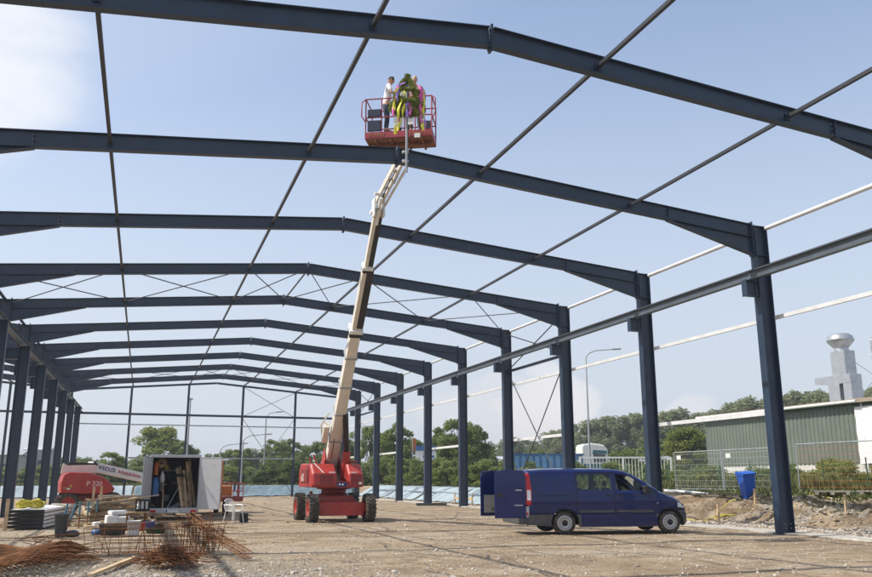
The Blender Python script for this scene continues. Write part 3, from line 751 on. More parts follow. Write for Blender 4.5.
for i, (x, y, h, w, kd, mk, lb) in enumerate(back): plant('broadleaf_tree', kd, i % 3, mk, x, y, h, w * 1.1, lb, 'tree')
cen = [(19.0, 96, 6.8, 3.2, 'thick tree behind the second column from the boom'), (23.1, 104, 6.4, 3.4, 'tree standing back between two thicker trees behind the right wall columns'), (21.0, 92, 7.0, 3.8, 'tall dark tree with a ragged top right of the lift'),
       (28.4, 110, 6.0, 3.6, 'rounded tree behind the small blue sign'), (31.0, 112, 5.8, 3.0, 'slim tree just left of the biggest tree'), (25.7, 90, 6.4, 3.8, 'left half of the biggest tree group behind the columns'), (26.4, 86, 7.0, 4.2, 'biggest bright green tree between two right wall columns'),
       (29.0, 88, 6.5, 3.6, 'leaning dark tree with bare twigs right of the biggest tree'), (33.3, 95, 5.0, 3.2, 'low dark tree at the right end of the group before the van'), (30.6, 96, 5.4, 3.4, 'dark tree behind the leaning one near the thin grey pole')]
for i, (x, y, h, w, lb) in enumerate(cen): plant('broadleaf_tree', ('broad', 'loose')[i % 3 == 0], i % 3, ('leaf_mid', 'leaf_dark', 'leaf_mid')[i % 3], x, y, h, w * 1.08, lb, 'tree')
plant('broadleaf_tree', 'broad', 1, 'leaf_yellow', 43.0, 68, 5.4, 4.6, 'bright yellow green tree at the left corner of the green hall', 'tree')
plant('broadleaf_tree', 'loose', 2, 'leaf_mid', 47.0, 80, 5.0, 5, 'loose green tree behind the bright one by the green hall', 'tree')
bl = [(5.9, 92, 2.3, 2.6), (7.4, 91, 2.6, 2.8), (8.9, 90, 2.9, 2.8), (10.6, 90, 2.5, 2.6), (12.6, 91, 2.4, 2.6), (14.6, 90, 2.9, 2.4), (16.0, 92, 3.2, 2.6), (17.0, 89, 3.1, 2.6), (18.6, 88, 3.0, 2.6), (19.2, 84, 2.9, 2.6), (19.6, 79, 2.8, 2.5), (19.4, 74, 2.6, 2.5), (19.5, 70, 2.4, 2.5), (19.5, 66, 2.3, 2.3), (19.5, 62, 2.2, 2.2), (19.7, 58, 2.2, 2.2), (20.5, 55, 2.0, 2.2), (21.8, 52, 1.9, 2.2), (23.5, 50, 1.9, 2.2)]
for i, (x, y, h, w) in enumerate(bl):
    if i < 5: lb, gr = 'dark rounded bush in the clump behind the tarp between the braced gable posts', 'dark bushes behind the tarp'
    else: lb, gr = 'leafy green bush in the row on top of the tarp covered bank', 'bushes along the right bank'
    lb = ('dark rounded bush, ' + nth(i) + 'in the clump behind the braced gable posts') if i < 5 else ('leafy bush, ' + nth(i - 5) + 'in the row on the tarp covered bank')
    plant('bush', 'bush', i % 3, 'leaf_dark' if i < 5 else 'leaf_mid', x, y, h, w * 1.15, lb, 'bush', gr)
for i, (x, y, h, w) in enumerate([(-17.0, 125, 3.7, 3.2), (-15.2, 125, 3.7, 3.2), (-13.6, 125, 3.6, 3.2), (-12.1, 125, 3.5, 3.2), (-10.4, 126, 3.4, 3.2), (-8.4, 125, 3.5, 3.2), (-6.6, 125, 3.4, 3.2), (-4.6, 126, 3.2, 3.0), (-20, 127, 2.6, 3.4), (-23, 127, 2.5, 3.4), (-26, 127, 2.7, 3.4)]):
    plant('hedge_bush', 'bush', i % 3, 'leaf_pale', x, y, h, w * 1.2, 'pale shrub, ' + nth((3, 4, 5, 6, 7, 8, 9, 10, 2, 1, 0)[i]) + 'in the long hedge far behind the left lift', 'hedge', 'shrubs of the far left hedge')
SH = [(25.9, 44, 1.5, 2.0), (25.8, 42, 1.5, 2.0), (24.6, 40, 1.5, 2.2), (25.2, 38, 1.4, 2.0), (24.9, 36, 1.3, 2.0), (24.6, 34, 1.3, 2.0), (28.0, 35, 1.6, 2.0), (24.8, 31.5, 1.3, 2.0), (26.3, 30, 1.4, 2.2), (28.9, 50, 1.4, 2.0),
      (24.4, 28, 1.3, 2.2), (26, 26.6, 1.5, 2.2), (27.0, 33, 1.6, 2.2), (29, 40, 1.7, 2.4), (30.5, 38, 1.8, 2.4), (23.8, 26, 1.2, 2.2), (24.6, 24.2, 1.4, 2.4), (25.6, 22.8, 1.4, 2.4)]
SH.sort(key=lambda q: math.atan2(q[0] + 6.13, q[1]))
for i, (x, y, h, w) in enumerate(SH):
    plant('shrub', 'bush', i % 3, ('leaf_yellow', 'leaf_pale', 'leaf_mid')[i % 3], x, y, h, w * 1.1, 'low rough shrub, ' + nth(i) + 'of those between site fence and green hall', 'shrub', 'shrubs before the green hall')
for i, (x, y, h, w) in enumerate([(37.4, 75, 2.3, 3), (37.2, 70, 1.8, 3), (35.2, 62, 1.5, 2.6), (32, 56, 1.6, 2.4)]):
    plant('shrub', 'bush', i % 3, 'leaf_pale', x, y, h, w, 'pale shrub by the white gate, ' + ('furthest back', 'second furthest back', 'second nearest', 'nearest')[i], 'shrub', 'shrubs by the white gate')
for i in range(17):
    hx_ = -13 + i * 2.1
    plant('hedge_bush', 'bush', i % 3, ('leaf_pale', 'leaf_mid', 'leaf_yellow')[(i * 7) % 3], hx_, 104 + (i * 5 % 4) * 1.6, 2.3 + .5 * ((i * 3) % 3), 3.6, 'leafy bush, ' + nth(i) + 'in the hedge right behind the back tarps', 'hedge', 'bushes behind the back bank')
for i in range(14):
    plant('hedge_bush', 'bush', i % 3, ('leaf_mid', 'leaf_pale')[i % 2], 21.5 + i * 2.4 + (i > 6) * 1.5, 88 - i * 1.2, 3.0 + .4 * (i % 3), 4.0, 'tall green bush, ' + nth(i) + 'in the second row behind the right bank', 'hedge', 'second row of bushes behind the right bank')
# grass and weeds beyond the fence
def weeds():
    rng = np.random.RandomState(9); k = 34000
    x = np.concatenate([rng.uniform(20.6, 34, 15000), rng.uniform(-30, 22, 6500), rng.uniform(17, 26, 4500), rng.uniform(17.3, 22, 8000)]); y = np.concatenate([rng.uniform(21, 52, 15000), rng.uniform(87, 100, 6500), rng.uniform(45, 86, 4500), rng.uniform(20, 44, 8000)])
    z = H(x, y); h = rng.uniform(.15, .55, k) * (0.6 + 1.1 * fbm(x * .4, y * .4)); w = rng.uniform(.02, .06, k)
    h[:15000] *= 1.25; h[15000:] *= .7; h[26000:] *= .75 * smoothstep(17.1, 19.6, x[26000:])
    a = rng.rand(k) * 6.28; lx, ly = rng.normal(0, .14, k), rng.normal(0, .14, k)
    dx, dy = np.cos(a) * w, np.sin(a) * w
    v = np.stack([np.stack([x - dx, y - dy, z - .03], 1), np.stack([x + dx, y + dy, z - .03], 1), np.stack([x + lx + dx * .6, y + ly + dy * .6, z + h], 1), np.stack([x + lx - dx, y + ly - dy, z + h * .85], 1)], 1).reshape(-1, 3)
    me = bpy.data.meshes.new('weeds'); me.from_pydata(v.tolist(), [], np.arange(4 * k).reshape(-1, 4).tolist()); me.materials.append(M['weed'])
    o = bpy.data.objects.new('weeds', me); C.objects.link(o); tag(o, 'rough grass and weeds on the bank beyond the site', 'weeds', kind='stuff')
weeds()

# ------------------------------------------------------------------ tarps on the banks
def tarp(name, pts, rows, label, m, seed, thick=.012, group=None):
    """pts: list of (foot point, top point) along the bank"""
    rs = np.random.RandomState(seed); n = len(pts) * 9
    F = np.array([p[0] for p in pts], float); T = np.array([p[1] for p in pts], float)
    t = np.linspace(0, len(pts) - 1, n); fx = np.stack([np.interp(t, range(len(pts)), F[:, i]) for i in (0, 1)], 1); tx = np.stack([np.interp(t, range(len(pts)), T[:, i]) for i in (0, 1)], 1)
    b = MB()
    def fn(i, j):
        q = j / (rows - 1); p = fx[i] * (1 - q) + tx[i] * q
        p = p + (tx[i] - fx[i]) * .08 * (vnoise(i * .35 + seed, j * .2) - .5)
        fold = .17 * (fbm(i * .55 + j * .35 * (1 if seed % 2 else -1) + seed * 3, j * .12 + seed) - .45)
        return Vector((p[0], p[1], hz(p[0], p[1]) + .07 + fold * (.5 + .5 * math.sin(q * 3.1)) + (.05 if j == rows - 1 else 0)))
    b.grid(n, rows, fn)
    o = b.build(name, m, None, solid=thick)
    return tag(o, label, 'tarp', group)
def bank_right(y0, y1, k, up=2.7):
    ys = np.linspace(y0, y1, k); return [((float(foot_x(y)) + .1, y), (float(foot_x(y)) + up, y + .3)) for y in ys]
tarp('plastic_tarp', bank_right(48.5, 55.2, 6), 12, 'pale blue tarp on the bank nearest the van, with a board frame before it', M['tarp'], 3)
tarp('plastic_tarp', bank_right(55.6, 63.5, 7), 12, 'pale blue tarp on the right bank two bays behind the van', M['tarp'], 5)
tarp('plastic_tarp', bank_right(64.0, 72.5, 7), 12, 'pale tarp with slanting folds on the right bank beside the red lift', M['tarp'], 8)
tarp('plastic_tarp', bank_right(73.0, 82.5, 7), 12, 'pale tarp at the corner of the right bank and the back bank', M['tarp'], 11)
def bank_back(x0, x1, k): return [((x, 83.5 + .2 * math.sin(x)), (x + .2, 86.3)) for x in np.linspace(x0, x1, k)]
tarp('plastic_tarp', bank_back(2.2, 14.2, 9), 12, 'grey blue tarp with deep folds on the back bank behind the crossed gable braces', M['tarp_dark'], 4)
tarp('plastic_tarp', bank_back(-6.8, 2.0, 8), 12, 'grey blue tarp on the back bank behind the trailer and lift basket', M['tarp_dark'], 6)
tarp('plastic_tarp', bank_back(-14.5, -7.0, 7), 12, 'pale blue tarp on the back bank behind the left lift and its boom', M['tarp'], 9)
tarp('plastic_tarp', bank_back(-27, -14.8, 8), 12, 'pale blue tarp on the back bank seen between the left columns', M['tarp'], 12)

# ------------------------------------------------------------------ boom lifts
def wheel(parent, c, axis, r, w, name='wheel', lug=True, rimc='red', hubr=.48):
    """root tyre mesh named wheel with rim child; axis is the outward direction"""
    ax = Vector(axis).normalized(); c = Vector(c)
    b = MB(); h = w / 2
    b.lathe([(r * .56, -h * .9), (r * .80, -h), (r * .95, -h * .88), (r * .985, -h * .6), (r * .985, h * .6), (r * .95, h * .88), (r * .80, h), (r * .56, h * .9)], c, ax, 36)
    if lug:
        d, s, u = basis(ax)
        for k in range(22):
            a = 2 * math.pi * k / 22
            for sd in (-1, 1):
                a2 = a + (.14 if sd > 0 else 0)
                rad = s * math.cos(a2) + u * math.sin(a2); tan = -s * math.sin(a2) + u * math.cos(a2)
                p0 = c + rad * r * .99 + ax * sd * h * .05; p1 = c + rad * r * .955 + ax * sd * h * .98 + tan * r * .13
                b.beam(p0, p1, r * .085, r * .10, up=rad)
    o = b.build(name, M['tyre'], parent)
    rb = MB()
    rb.lathe([(r * .60, h * .92), (r * .56, h * .95), (r * .52, h * .55), (r * .30, h * .35), (r * .24, h * .75), (r * .10, h * .8), (0, h * .8)], c, ax, 24)
    rb.lathe([(r * .60, -h * .92), (r * .5, -h * .5), (0, -h * .5)], c, ax, 24)
    for k in range(8):
        a = 6.283 * k / 8; d, s, u = basis(ax); q = c + (s * math.cos(a) + u * math.sin(a)) * r * .17 + ax * h * .75
        rb.tube([q, q + ax * .03], r * .03, 6)
    rb.build('rim', M[rimc], o)
    return o

lift = empty('boom_lift', (1.25, 33.9, 0), 0, 'red self propelled lift with its cream boom raised high beside the blue van', 'boom lift')
LX = 1.12   # half track
def L1(v): return (v[0] - 1.25, v[1] - 33.9, v[2])
def lpart(name, m, fn, bevel=.012, par=lift): return part(name, M[m], par, fn, bevel)
def chassis(b):
    b.box((0, -1.32, .50), (1.75, .34, .50)); b.box((0, 1.32, .50), (1.75, .34, .50))
    b.box((0, 0, .56), (1.15, 2.6, .40)); b.prism([(-.75, .72), (.75, .72), (.55, .98), (-.55, .98)], -.95, .95, 'xz')
    b.box((-.95, -1.32, .55), (.2, .16, .3)); b.box((.95, -1.32, .55), (.2, .16, .3)); b.box((0, -1.50, .52), (.12, .03, .28))
    b.beam((-.75, .9, .85), (-.75, -1.0, .85), .08, .16)
    b.tube([(-.85, .4, .6), (-.85, .4, 1.15)], .07)
lpart('chassis', 'red', chassis)
for sx in (-1, 1):
    for sy in (-1, 1): wheel(lift, (sx * LX, sy * 1.36, .53), (sx, 0, 0), .53, .38)
lpart('slew_ring', 'red_dark', lambda b: (b.lathe([(.62, .95), (.62, 1.05), (.50, 1.07), (.50, 1.22), (.7, 1.24), (.7, 1.30)], (0, 0, 0), n=32)), 0)
def turntable(b):
    b.box((-.15, -.1, 1.38), (1.6, 2.6, .16)); b.box((.05, -1.42, 1.42), (.62, .10, .26))
    for x in (-.22, .28): b.prism([(-1.25, 1.42), (.3, 1.42), (1.0, 2.55), (.55, 2.75), (-.2, 1.9), (-.9, 1.75)], x - .03, x + .03, 'yz')
lpart('turntable', 'red_dark', turntable)
def hood(x0, x1, lean, ylen=1.0):
    def f(b):
        # polygon in y,z: sloped rear face towards the viewer
        xi0, xi1 = x0, x1
        prof = [(-1.45, 1.32), (-1.50, 1.42), (-1.42, 1.84), (-.98, 2.22), (1.15, 2.26), (1.45, 2.05), (1.5, 1.32)]
        T = Matrix.Identity(4)
        n = len(prof)
        vs = []
        for k, x in enumerate((xi0, xi0 + .07, xi1 - .07, xi1)):
            s = 1 if k in (1, 2) else 0
            for y, z in prof:
                vs.append((x, (y * (1 if s else .965)), (z - (0 if s else .05 * (z > 1.5))) + lean * (x - x0)))
        fs = [tuple(range(n)), tuple(range(4 * n - 1, 3 * n - 1, -1))]
        for k in range(3): fs += [(k * n + i, (k + 1) * n + i, (k + 1) * n + (i + 1) % n, k * n + (i + 1) % n) for i in range(n)]
        b.add(vs, fs)
    return f
hdL = lpart('hood', 'red', hood(-1.18, -.20, 0), .02)
hdR = lpart('hood', 'red', hood(.26, .86, 0), .02)
part('panel_recess', M['red_dark'], hdL, lambda b: (b.box((-.62, -1.502, 1.60), (.52, .02, .40)), b.box((-1.20, .1, 1.75), (.012, 1.7, .5))))
part('panel_recess', M['red_dark'], hdR, lambda b: b.box((.56, -1.50, 1.60), (.44, .02, .40)))
part('sticker', M['white_paint'], hdL, lambda b: (b.box((-.40, -1.49, 1.885), (.24, .03, .05)), b.beam((-1.02, -.99, 2.235), (-.72, -1.45, 1.86), .03, .02)))
part('sticker', M['white_paint'], hdR, lambda b: (b.box((.46, -1.49, 1.885), (.22, .03, .05)), b.box((.72, -1.515, 1.47), (.12, .01, .09))))
text_obj('lettering', '600', .42, M['text_pale'], hdL, Matrix.Translation((-1.212, .75, 1.55)) @ Matrix(((0, 0, -1, 0), (-1, 0, 0, 0), (0, 1, 0, 0), (0, 0, 0, 1))))
def lights(b):
    b.box((0, -1.475, 1.42), (.36, .02, .15))
sg = lpart('sign_plate', 'text_blue', lights, 0)
part('star', M['white_paint'], sg, lambda b: [b.lathe([(.035, 0), (.035, .012), (0, .012)], (x, -1.485, 1.42), (0, -1, 0), n=8) for x in (-.09, .03)] and None)
lpart('beacon_bracket', 'red', lambda b: (b.tube([(.50, -.6, 2.2), (.50, -.6, 2.46)], .03), b.box((.6, -.4, 2.31), (.36, .6, .10)), b.tube([(-.8, .9, 2.2), (-.85, .9, 2.5)], .03), b.tube([(-.62, .6, 2.2), (-.75, .6, 2.62)], .035)))
# boom line
PV = Vector(L1((1.20, 34.3, 2.45))); J = Vector(L1((.60, 25.1, 10.44)))
bd = (J - PV).normalized(); LB = (J - PV).length
def bp(t): return PV + bd * LB * t
lpart('boom', 'cream', lambda b: b.beam(bp(-.06), bp(.555), .48, .50, w2=.37, h2=.42), .02)
lpart('boom_collar', 'black', lambda b: b.beam(bp(.548), bp(.562), .46, .48), .005)
lpart('boom_collar', 'black', lambda b: b.beam(bp(.782), bp(.792), .33, .35), .005)
lpart('boom_collar', 'white_paint', lambda b: b.beam(bp(.562), bp(.574), .50, .50), .005)
lpart('boom_collar', 'white_paint', lambda b: b.beam(bp(.792), bp(.802), .37, .38), .005)
lpart('boom_section', 'cream', lambda b: b.beam(bp(.55), bp(.79), .32, .34), .01)
lpart('boom_section', 'black_gloss', lambda b: b.beam(bp(.575) + Vector((.10, -.10, -.0)), bp(.785) + Vector((.10, -.10, 0)), .24, .26), .01)
lpart('boom_section', 'cream', lambda b: b.beam(bp(.78), bp(.985), .24, .26), .01)
lpart('boom_section', 'black_gloss', lambda b: b.beam(bp(.80) + Vector((.075, -.08, 0)), bp(.965) + Vector((.075, -.08, 0)), .17, .2), .01)
lpart('boom_head', 'white_paint', lambda b: (b.beam(bp(.945), bp(1.03), .10, .40), b.box(tuple(bp(.99) + Vector((-.16, 0, 0))), (.05, .34, .62)), b.box(tuple(bp(.99) + Vector((.16, 0, 0))), (.05, .34, .62)), b.tube([bp(.975) + Vector((-.25, 0, 0)), bp(.975) + Vector((.25, 0, 0))], .08), b.tube([bp(1.02) + Vector((-.22, -.1, .12)), bp(1.02) + Vector((.22, -.1, .12))], .06)))
lpart('hydraulic_cylinder', 'black_gloss', lambda b: b.tube([Vector((.32, -.75, 2.6)), bp(.22) + Vector((.17, -.20, -.08))], .115, 14))
lpart('cylinder_base', 'red', lambda b: (b.tube([Vector((.30, -.45, 1.5)), Vector((.32, -.80, 2.72))], .165, 14)), 0)
lpart('cable_box', 'cream', lambda b: (b.beam(bp(.075) + Vector((-.42, 0, .1)), bp(.15) + Vector((-.42, 0, .1)), .22, .3), b.tube([bp(.05) + Vector((-.45, 0, .3)), bp(.12) + Vector((-.62, 0, .35)), bp(.19) + Vector((-.4, 0, .2))], .03)), .02)
lpart('cable', 'black', lambda b: (b.tube([bp(.02) + Vector((.27, 0, .12)), bp(.2) + Vector((.26, 0, .12)), bp(.4) + Vector((.235, 0, .11)), bp(.54) + Vector((.215, 0, .10))], .014, 6)), 0)
lpart('cable', 'black', lambda b: (b.tube([bp(-.02) + Vector((-.1, -.32, .0)), bp(.06) + Vector((-.1, -.36, -.1)), bp(.12) + Vector((-.1, -.27, 0)), bp(.5) + Vector((-.1, -.23, 0))], .016, 6)), 0)
for t_ in (.1, .22, .34, .46): lpart('clamp', 'galv_dull', lambda b: b.beam(bp(t_), bp(t_ + .006), .53 - .1 * t_, .53 - .1 * t_), .002)
lpart('warning_label', 'yellow', lambda b: b.beam(bp(.10) + Vector((0, -.262, 0)), bp(.122) + Vector((0, -.262, 0)), .2, .01), 0)
lpart('boom_foot', 'red', lambda b: (b.beam(bp(-.08) + Vector((-.31, 0, 0)), bp(.02) + Vector((-.31, 0, 0)), .05, .62), b.beam(bp(-.08) + Vector((.31, 0, 0)), bp(.02) + Vector((.31, 0, 0)), .05, .62)))
# jib
BK = Vector(L1((.95, 23.55, 11.55)))   # under the basket
JT = BK + Vector((0, .35, .0))
lpart('jib', 'cream', lambda b: (b.beam(J + Vector((-.12, 0, .1)), JT + Vector((-.12, 0, 0)), .07, .16), b.beam(J + Vector((.08, 0, .1)), JT + Vector((.08, 0, 0)), .07, .16), [b.beam(J.lerp(JT, t) + Vector((-.12, 0, .05)), J.lerp(JT, t + .12) + Vector((.08, 0, .05)), .04, .05) for t in (.1, .3, .5, .7)] and None), .004)
lpart('jib_strut', 'cream', lambda b: b.beam(J + Vector((.17, -.05, -.05)), JT + Vector((.26, -.05, -.08)), .06, .07), .004)
lpart('hose', 'black', lambda b: (b.tube([J + Vector((.0, .1, .2)), J + Vector((.15, -.3, .4)), J.lerp(JT, .5) + Vector((.2, .1, .1)), JT + Vector((.1, .1, -.1))], .022), b.tube([J + Vector((-.05, -.1, -.2)), J + Vector((.02, -.25, .1)), J.lerp(JT, .4) + Vector((0, -.12, .1)), J.lerp(JT, .8) + Vector((0, -.05, 0))], .018)), 0)
# basket : local frame rotated
BA = R(-27)
bo = Vector(L1((-.40, 23.1, 11.80)))
BM = Matrix.Translation(bo) @ Matrix.Rotation(BA, 4, 'Z')
BL, BW_, BH = 2.06, .90, 1.34
def bb(name, m, fn, bevel=.0, par=lift):
    b = MB(); fn(b); b.v = [tuple(BM @ Vector(v)) for v in b.v]
    return b.build(name, M[m], par, bevel)
bk = bb('basket', 'basket_under', lambda b: (b.box((BL / 2, BW_ / 2, .03), (BL, BW_, .05)), [b.box((BL * t, BW_ / 2, -.03), (.06, BW_, .07)) for t in (.15, .38, .62, .85)] and None, b.box((BL / 2, BW_ * .45, -.06), (BL * .96, .1, .1))))
bb('toe_board', 'basket_red', lambda b: (b.box((BL / 2, -.01, .13), (BL + .03, .02, .2)), b.box((BL / 2, BW_ + .01, .13), (BL + .03, .02, .2)), b.box((-.01, BW_ / 2, .13), (.02, BW_, .2)), b.box((BL + .01, BW_ / 2, .13), (.02, BW_, .2))), par=bk)
def rails(b):
    t = .022
    for y in (0, BW_):
        for z in (.72, BH): b.tube([(-.02, y, z), (BL + .02, y, z)], t)
        for x in (0, .50, 1.05, 1.55, BL): b.tube([(x, y, .1), (x, y, BH)], t)
    for x in (0, BL):
        b.tube([(x, 0, .72), (x, BW_, .72)], t); b.tube([(x, 0, BH), (x, BW_, BH)], t)
    for x, sg_ in ((0, -1), (BL, 1)):
        b.tube([(x, -.0, BH), (x + sg_ * .12, -.06, BH - .12), (x + sg_ * .12, -.06, .75), (x, 0, .58)], t * .9)
bb('railing', 'basket_red', rails, par=bk)
bb('hazard_strip', 'yellow', lambda b: [b.beam((.10 + i * .09, -.024, .08), (.14 + i * .09, -.024, .17), .02, .008) for i in range(6)] + [b.beam((1.3 + i * .09, -.024, .08), (1.34 + i * .09, -.024, .17), .02, .008) for i in range(8)] and None, par=bk)
bb('control_box', 'van_grey', lambda b: b.box((1.86, .25, .40), (.3, .3, .34)), .01, par=bk)
bb('tool_pouch', 'jeans', lambda b: (b.box((.27, .0, .44), (.42, .07, .36)), b.box((.27, .0, .86), (.42, .07, .26))), .02, par=bk)
for q_, z_ in ((1.0, .52), (1.36, .60)): bb('document_box', 'white_paint', lambda b: b.box((q_, .05, z_), (.26, .04, .32)), par=bk)
bb('step', 'basket_red', lambda b: b.box((BL / 2, .45, .15), (BL - .2, .5, .20)), par=bk)
bb('notice_plate', 'white_paint', lambda b: b.box((1.62, -.0335, .04), (.18, .012, .14)), par=bk)

# ------------------------------------------------------------------ people
def skin_obj(name, chains, m, parent, sub=2, T=None):
    """chains: list of (list of (pos, radius)), connected by shared positions within a list-of-lists graph"""
    bm = bmesh.new(); sk = bm.verts.layers.skin.verify(); idx = {}
    def key(p): return tuple(round(c, 4) for c in p)
    roots = []
    for ch in chains:
        prev = None
        for p, r in ch:
            k = key(p)
            if k not in idx:
                v = bm.verts.new(p); rr = r if isinstance(r, (tuple, list)) else (r, r); v[sk].radius = rr; idx[k] = v
            v = idx[k]
            if prev is not None and prev is not v and not bm.edges.get((prev, v)): bm.edges.new((prev, v))
            prev = v
    # root for each island
    seen = set()
    for v in bm.verts:
        if v in seen: continue
        v[sk].use_root = True; st = [v]
        while st:
            q = st.pop()
            if q in seen: continue
            seen.add(q); st += [e.other_vert(q) for e in q.link_edges]
    me = bpy.data.meshes.new(name); bm.to_mesh(me); bm.free()
    o = bpy.data.objects.new(name, me); C.objects.link(o)
    o.modifiers.new('skin', 'SKIN').use_smooth_shade = True
    s = o.modifiers.new('sub', 'SUBSURF'); s.levels = sub; s.render_levels = sub
    dg = bpy.context.evaluated_depsgraph_get(); me2 = bpy.data.meshes.new_from_object(o.evaluated_get(dg))
    C.objects.unlink(o); bpy.data.objects.remove(o)
    if T is not None: me2.transform(T)
    me2.materials.clear(); me2.materials.append(m); me2.polygons.foreach_set('use_smooth', [True] * len(me2.polygons))
    o = bpy.data.objects.new(name, me2); C.objects.link(o); o.parent = parent
    return o
def person(loc, rz, label, shirt, trousers, hair, height=1.78, lhand=(.28, .42, 1.05), rhand=(-.28, .42, 1.05), look=0, nod=0, lean=0.05, sleeve=.5):
    """faces +y in its own frame; hands are targets"""
    root = empty('person', loc, rz, label, 'person')
    k = height / 1.78; root.scale = (k, k, k)
    V = Vector
    ch = []
    pel = V((0, 0, .95)); wa = V((0, lean * .4, 1.12)); che = V((0, lean, 1.34)); nk = V((0, lean * 1.2, 1.49)); nk2 = V((0, lean * 1.3 + .02, 1.56))
    ch.append([(pel, (.155, .11)), (wa, (.145, .10)), (che, (.165, .115)), (nk, .065), (nk2, .055), (V((0, lean * 1.3 + .03, 1.60)), .055)])
    arms = {}
    for s, hd in ((1, lhand), (-1, rhand)):
        hip = V((s * .10, 0, .90)); kn = V((s * .12, .03, .50)); an = V((s * .13, -.01, .09)); toe = V((s * .15, .16, .035)); heel = V((s * .13, -.04, .05))
        ch.append([(pel, (.155, .11)), (hip, .092), (kn, .058), (an, .04), (heel, .036)]); ch.append([(an, .04), (toe, (.042, .028))])
        sh = V((s * .185, lean, 1.42)); hd = V(hd); d = hd - sh; L = min(d.length, .55); hd = sh + d.normalized() * L
        mid = (sh + hd) / 2; out = V((s * .5, -.6, -.6)).normalized(); off = math.sqrt(max(0, .29 ** 2 - (L / 2) ** 2)); el = mid + (out - d.normalized() * out.dot(d.normalized())).normalized() * off
        ch.append([(che, (.165, .115)), (sh, .062), (el, .040), (hd, .026)])
        arms[s] = (sh, el, hd)
        # palm and fingers
        fd = (hd - el).normalized(); side = fd.cross(V((0, 0, 1))).normalized() * -s; dn = fd.cross(side).normalized() * (1 if fd.cross(side).z < 0 else -1)
        palm = hd + fd * .055; ch.append([(hd, .026), (palm, (.038, .020))])
        for q, ln in zip((-1.5, -.5, .5, 1.5), (.060, .074, .078, .068)):
            b0 = palm + side * q * .018 + fd * .02
            ch.append([(b0, .0085), (b0 + fd * ln * .45 + dn * .012, .008), (b0 + fd * ln * .7 + dn * .04, .007), (b0 + fd * ln * .6 + dn * .06, .006)])
        t0 = hd + fd * .025 + side * .026; ch.append([(t0, .010), (t0 + side * .025 + fd * .025 + dn * .012, .009), (t0 + side * .025 + fd * .05 + dn * .035, .0075)])
    body = skin_obj('body', ch, M['skin'], root)
    # head: shaped mesh joined to the body mesh
    hm = MB(); hc = V((0, lean * 1.3 + .05, 1.675))
    RH = Matrix.Rotation(look, 3, 'Z') @ Matrix.Rotation(nod, 3, 'X')
    def hp(th, ph):
        x = math.sin(th) * math.cos(ph); y = math.sin(th) * math.sin(ph); z = math.cos(th)
        r = V((x * .076, y * .096, z * .118))
        if z < 0: r.x *= 1 + .28 * z; r.y *= 1 + .12 * z
        if y > .6 and -.75 < z < -.55: r.y += .010
        if y > .86 and abs(x) < .35: r.y += .020 * math.exp(-((z + .14) / .16) ** 2) * math.exp(-(x / .16) ** 2)     # nose
        if y > .7: r.y -= .010 * math.exp(-((z - .12) / .12) ** 2) * math.exp(-((abs(x) - .38) / .18) ** 2)       # eye sockets
        return hc + RH @ r
    N1, N2 = 28, 36
    hm.grid(N2 + 1, N1 + 1, lambda i, j: hp(max(1e-3, math.pi * j / N1 * .999), 2 * math.pi * i / N2))
    for s in (-1, 1):   # ears
        hm.lathe([(.0, .012), (.018, .012), (.026, .004), (.024, -.006)], hc + RH @ V((s * .074, -.008, .0)), RH @ V((s, -.25, 0)), 10)
    hob = hm.build('head_tmp', M['skin'], None)
    bmj = bmesh.new(); bmj.from_mesh(body.data); bmj.from_mesh(hob.data); bmj.to_mesh(body.data); bmj.free(); body.data.polygons.foreach_set('use_smooth', [True] * len(body.data.polygons))
    C.objects.unlink(hob); bpy.data.objects.remove(hob)
    eb = MB(); 
    for s in (-1, 1): eb.lathe([(0, .006), (.009, .004), (.012, -.004)], hc + RH @ V((s * .030, .080, .012)), RH @ V((0, 1, 0)), 10)
    eb.build('eyes', M['eye_white'], root)
    pb = MB()
    for s in (-1, 1): pb.lathe([(0, .0085), (.0048, .007)], hc + RH @ V((s * .030, .081, .012)), RH @ V((0, 1, 0)), 8); pb.beam(hc + RH @ V((s * .015, .0905, .034)), hc + RH @ V((s * .047, .081, .034)), .006, .006)
    pb.build('brows', M['hair_dark'] if hair != 'hair_blond' else M[hair], root)
    lb = MB(); lb.tube([hc + RH @ V((-.022, .079, -.062)), hc + RH @ V((0, .087, -.060)), hc + RH @ V((.022, .079, -.062))], .0045, 6); lb.build('mouth', M['lip'], root)
    hb = MB()
    def hr(i, j):
        th = math.pi * .56 * j / 14; ph = 2 * math.pi * i / 28
        p = V((math.sin(th) * math.cos(ph) * .083, math.sin(th) * math.sin(ph) * .103 , math.cos(th) * .127 + .003))
        front = math.sin(ph) * math.sin(th)
        if front > .35: p = p * (1 - .13 * smooth1((front - .35) * 3) * smooth1(j / 9))
        return hc + RH @ (p * (1 + .05 * (vnoise(i * 1.3, j * 1.7) - .5)))
    hb.grid(29, 15, hr); hb.build('hair', M[hair], root)
    # clothes: fatter copies of the chains
    g = .014
    tors = [(V((0, lean * .1, .84)), (.180, .136)), (V((0, lean * .2, .98)), (.176, .132)), (wa, (.162, .118)), (che, (.180, .130)), (V((0, lean * 1.1, 1.46)), (.085, .075))]
    sc = [tors]
    for s in (1, -1):
        sh, el, hd = arms[s]; e = sh.lerp(el, sleeve * 1.9) if sleeve <= .5 else el
        seg = [(che, (.180, .130)), (sh, .079), (e, .058)]
        if sleeve > .5: seg += [(el.lerp(hd, .85), .036)]
        sc.append(seg)
    skin_obj('shirt', sc, M[shirt], root)
    tr = []
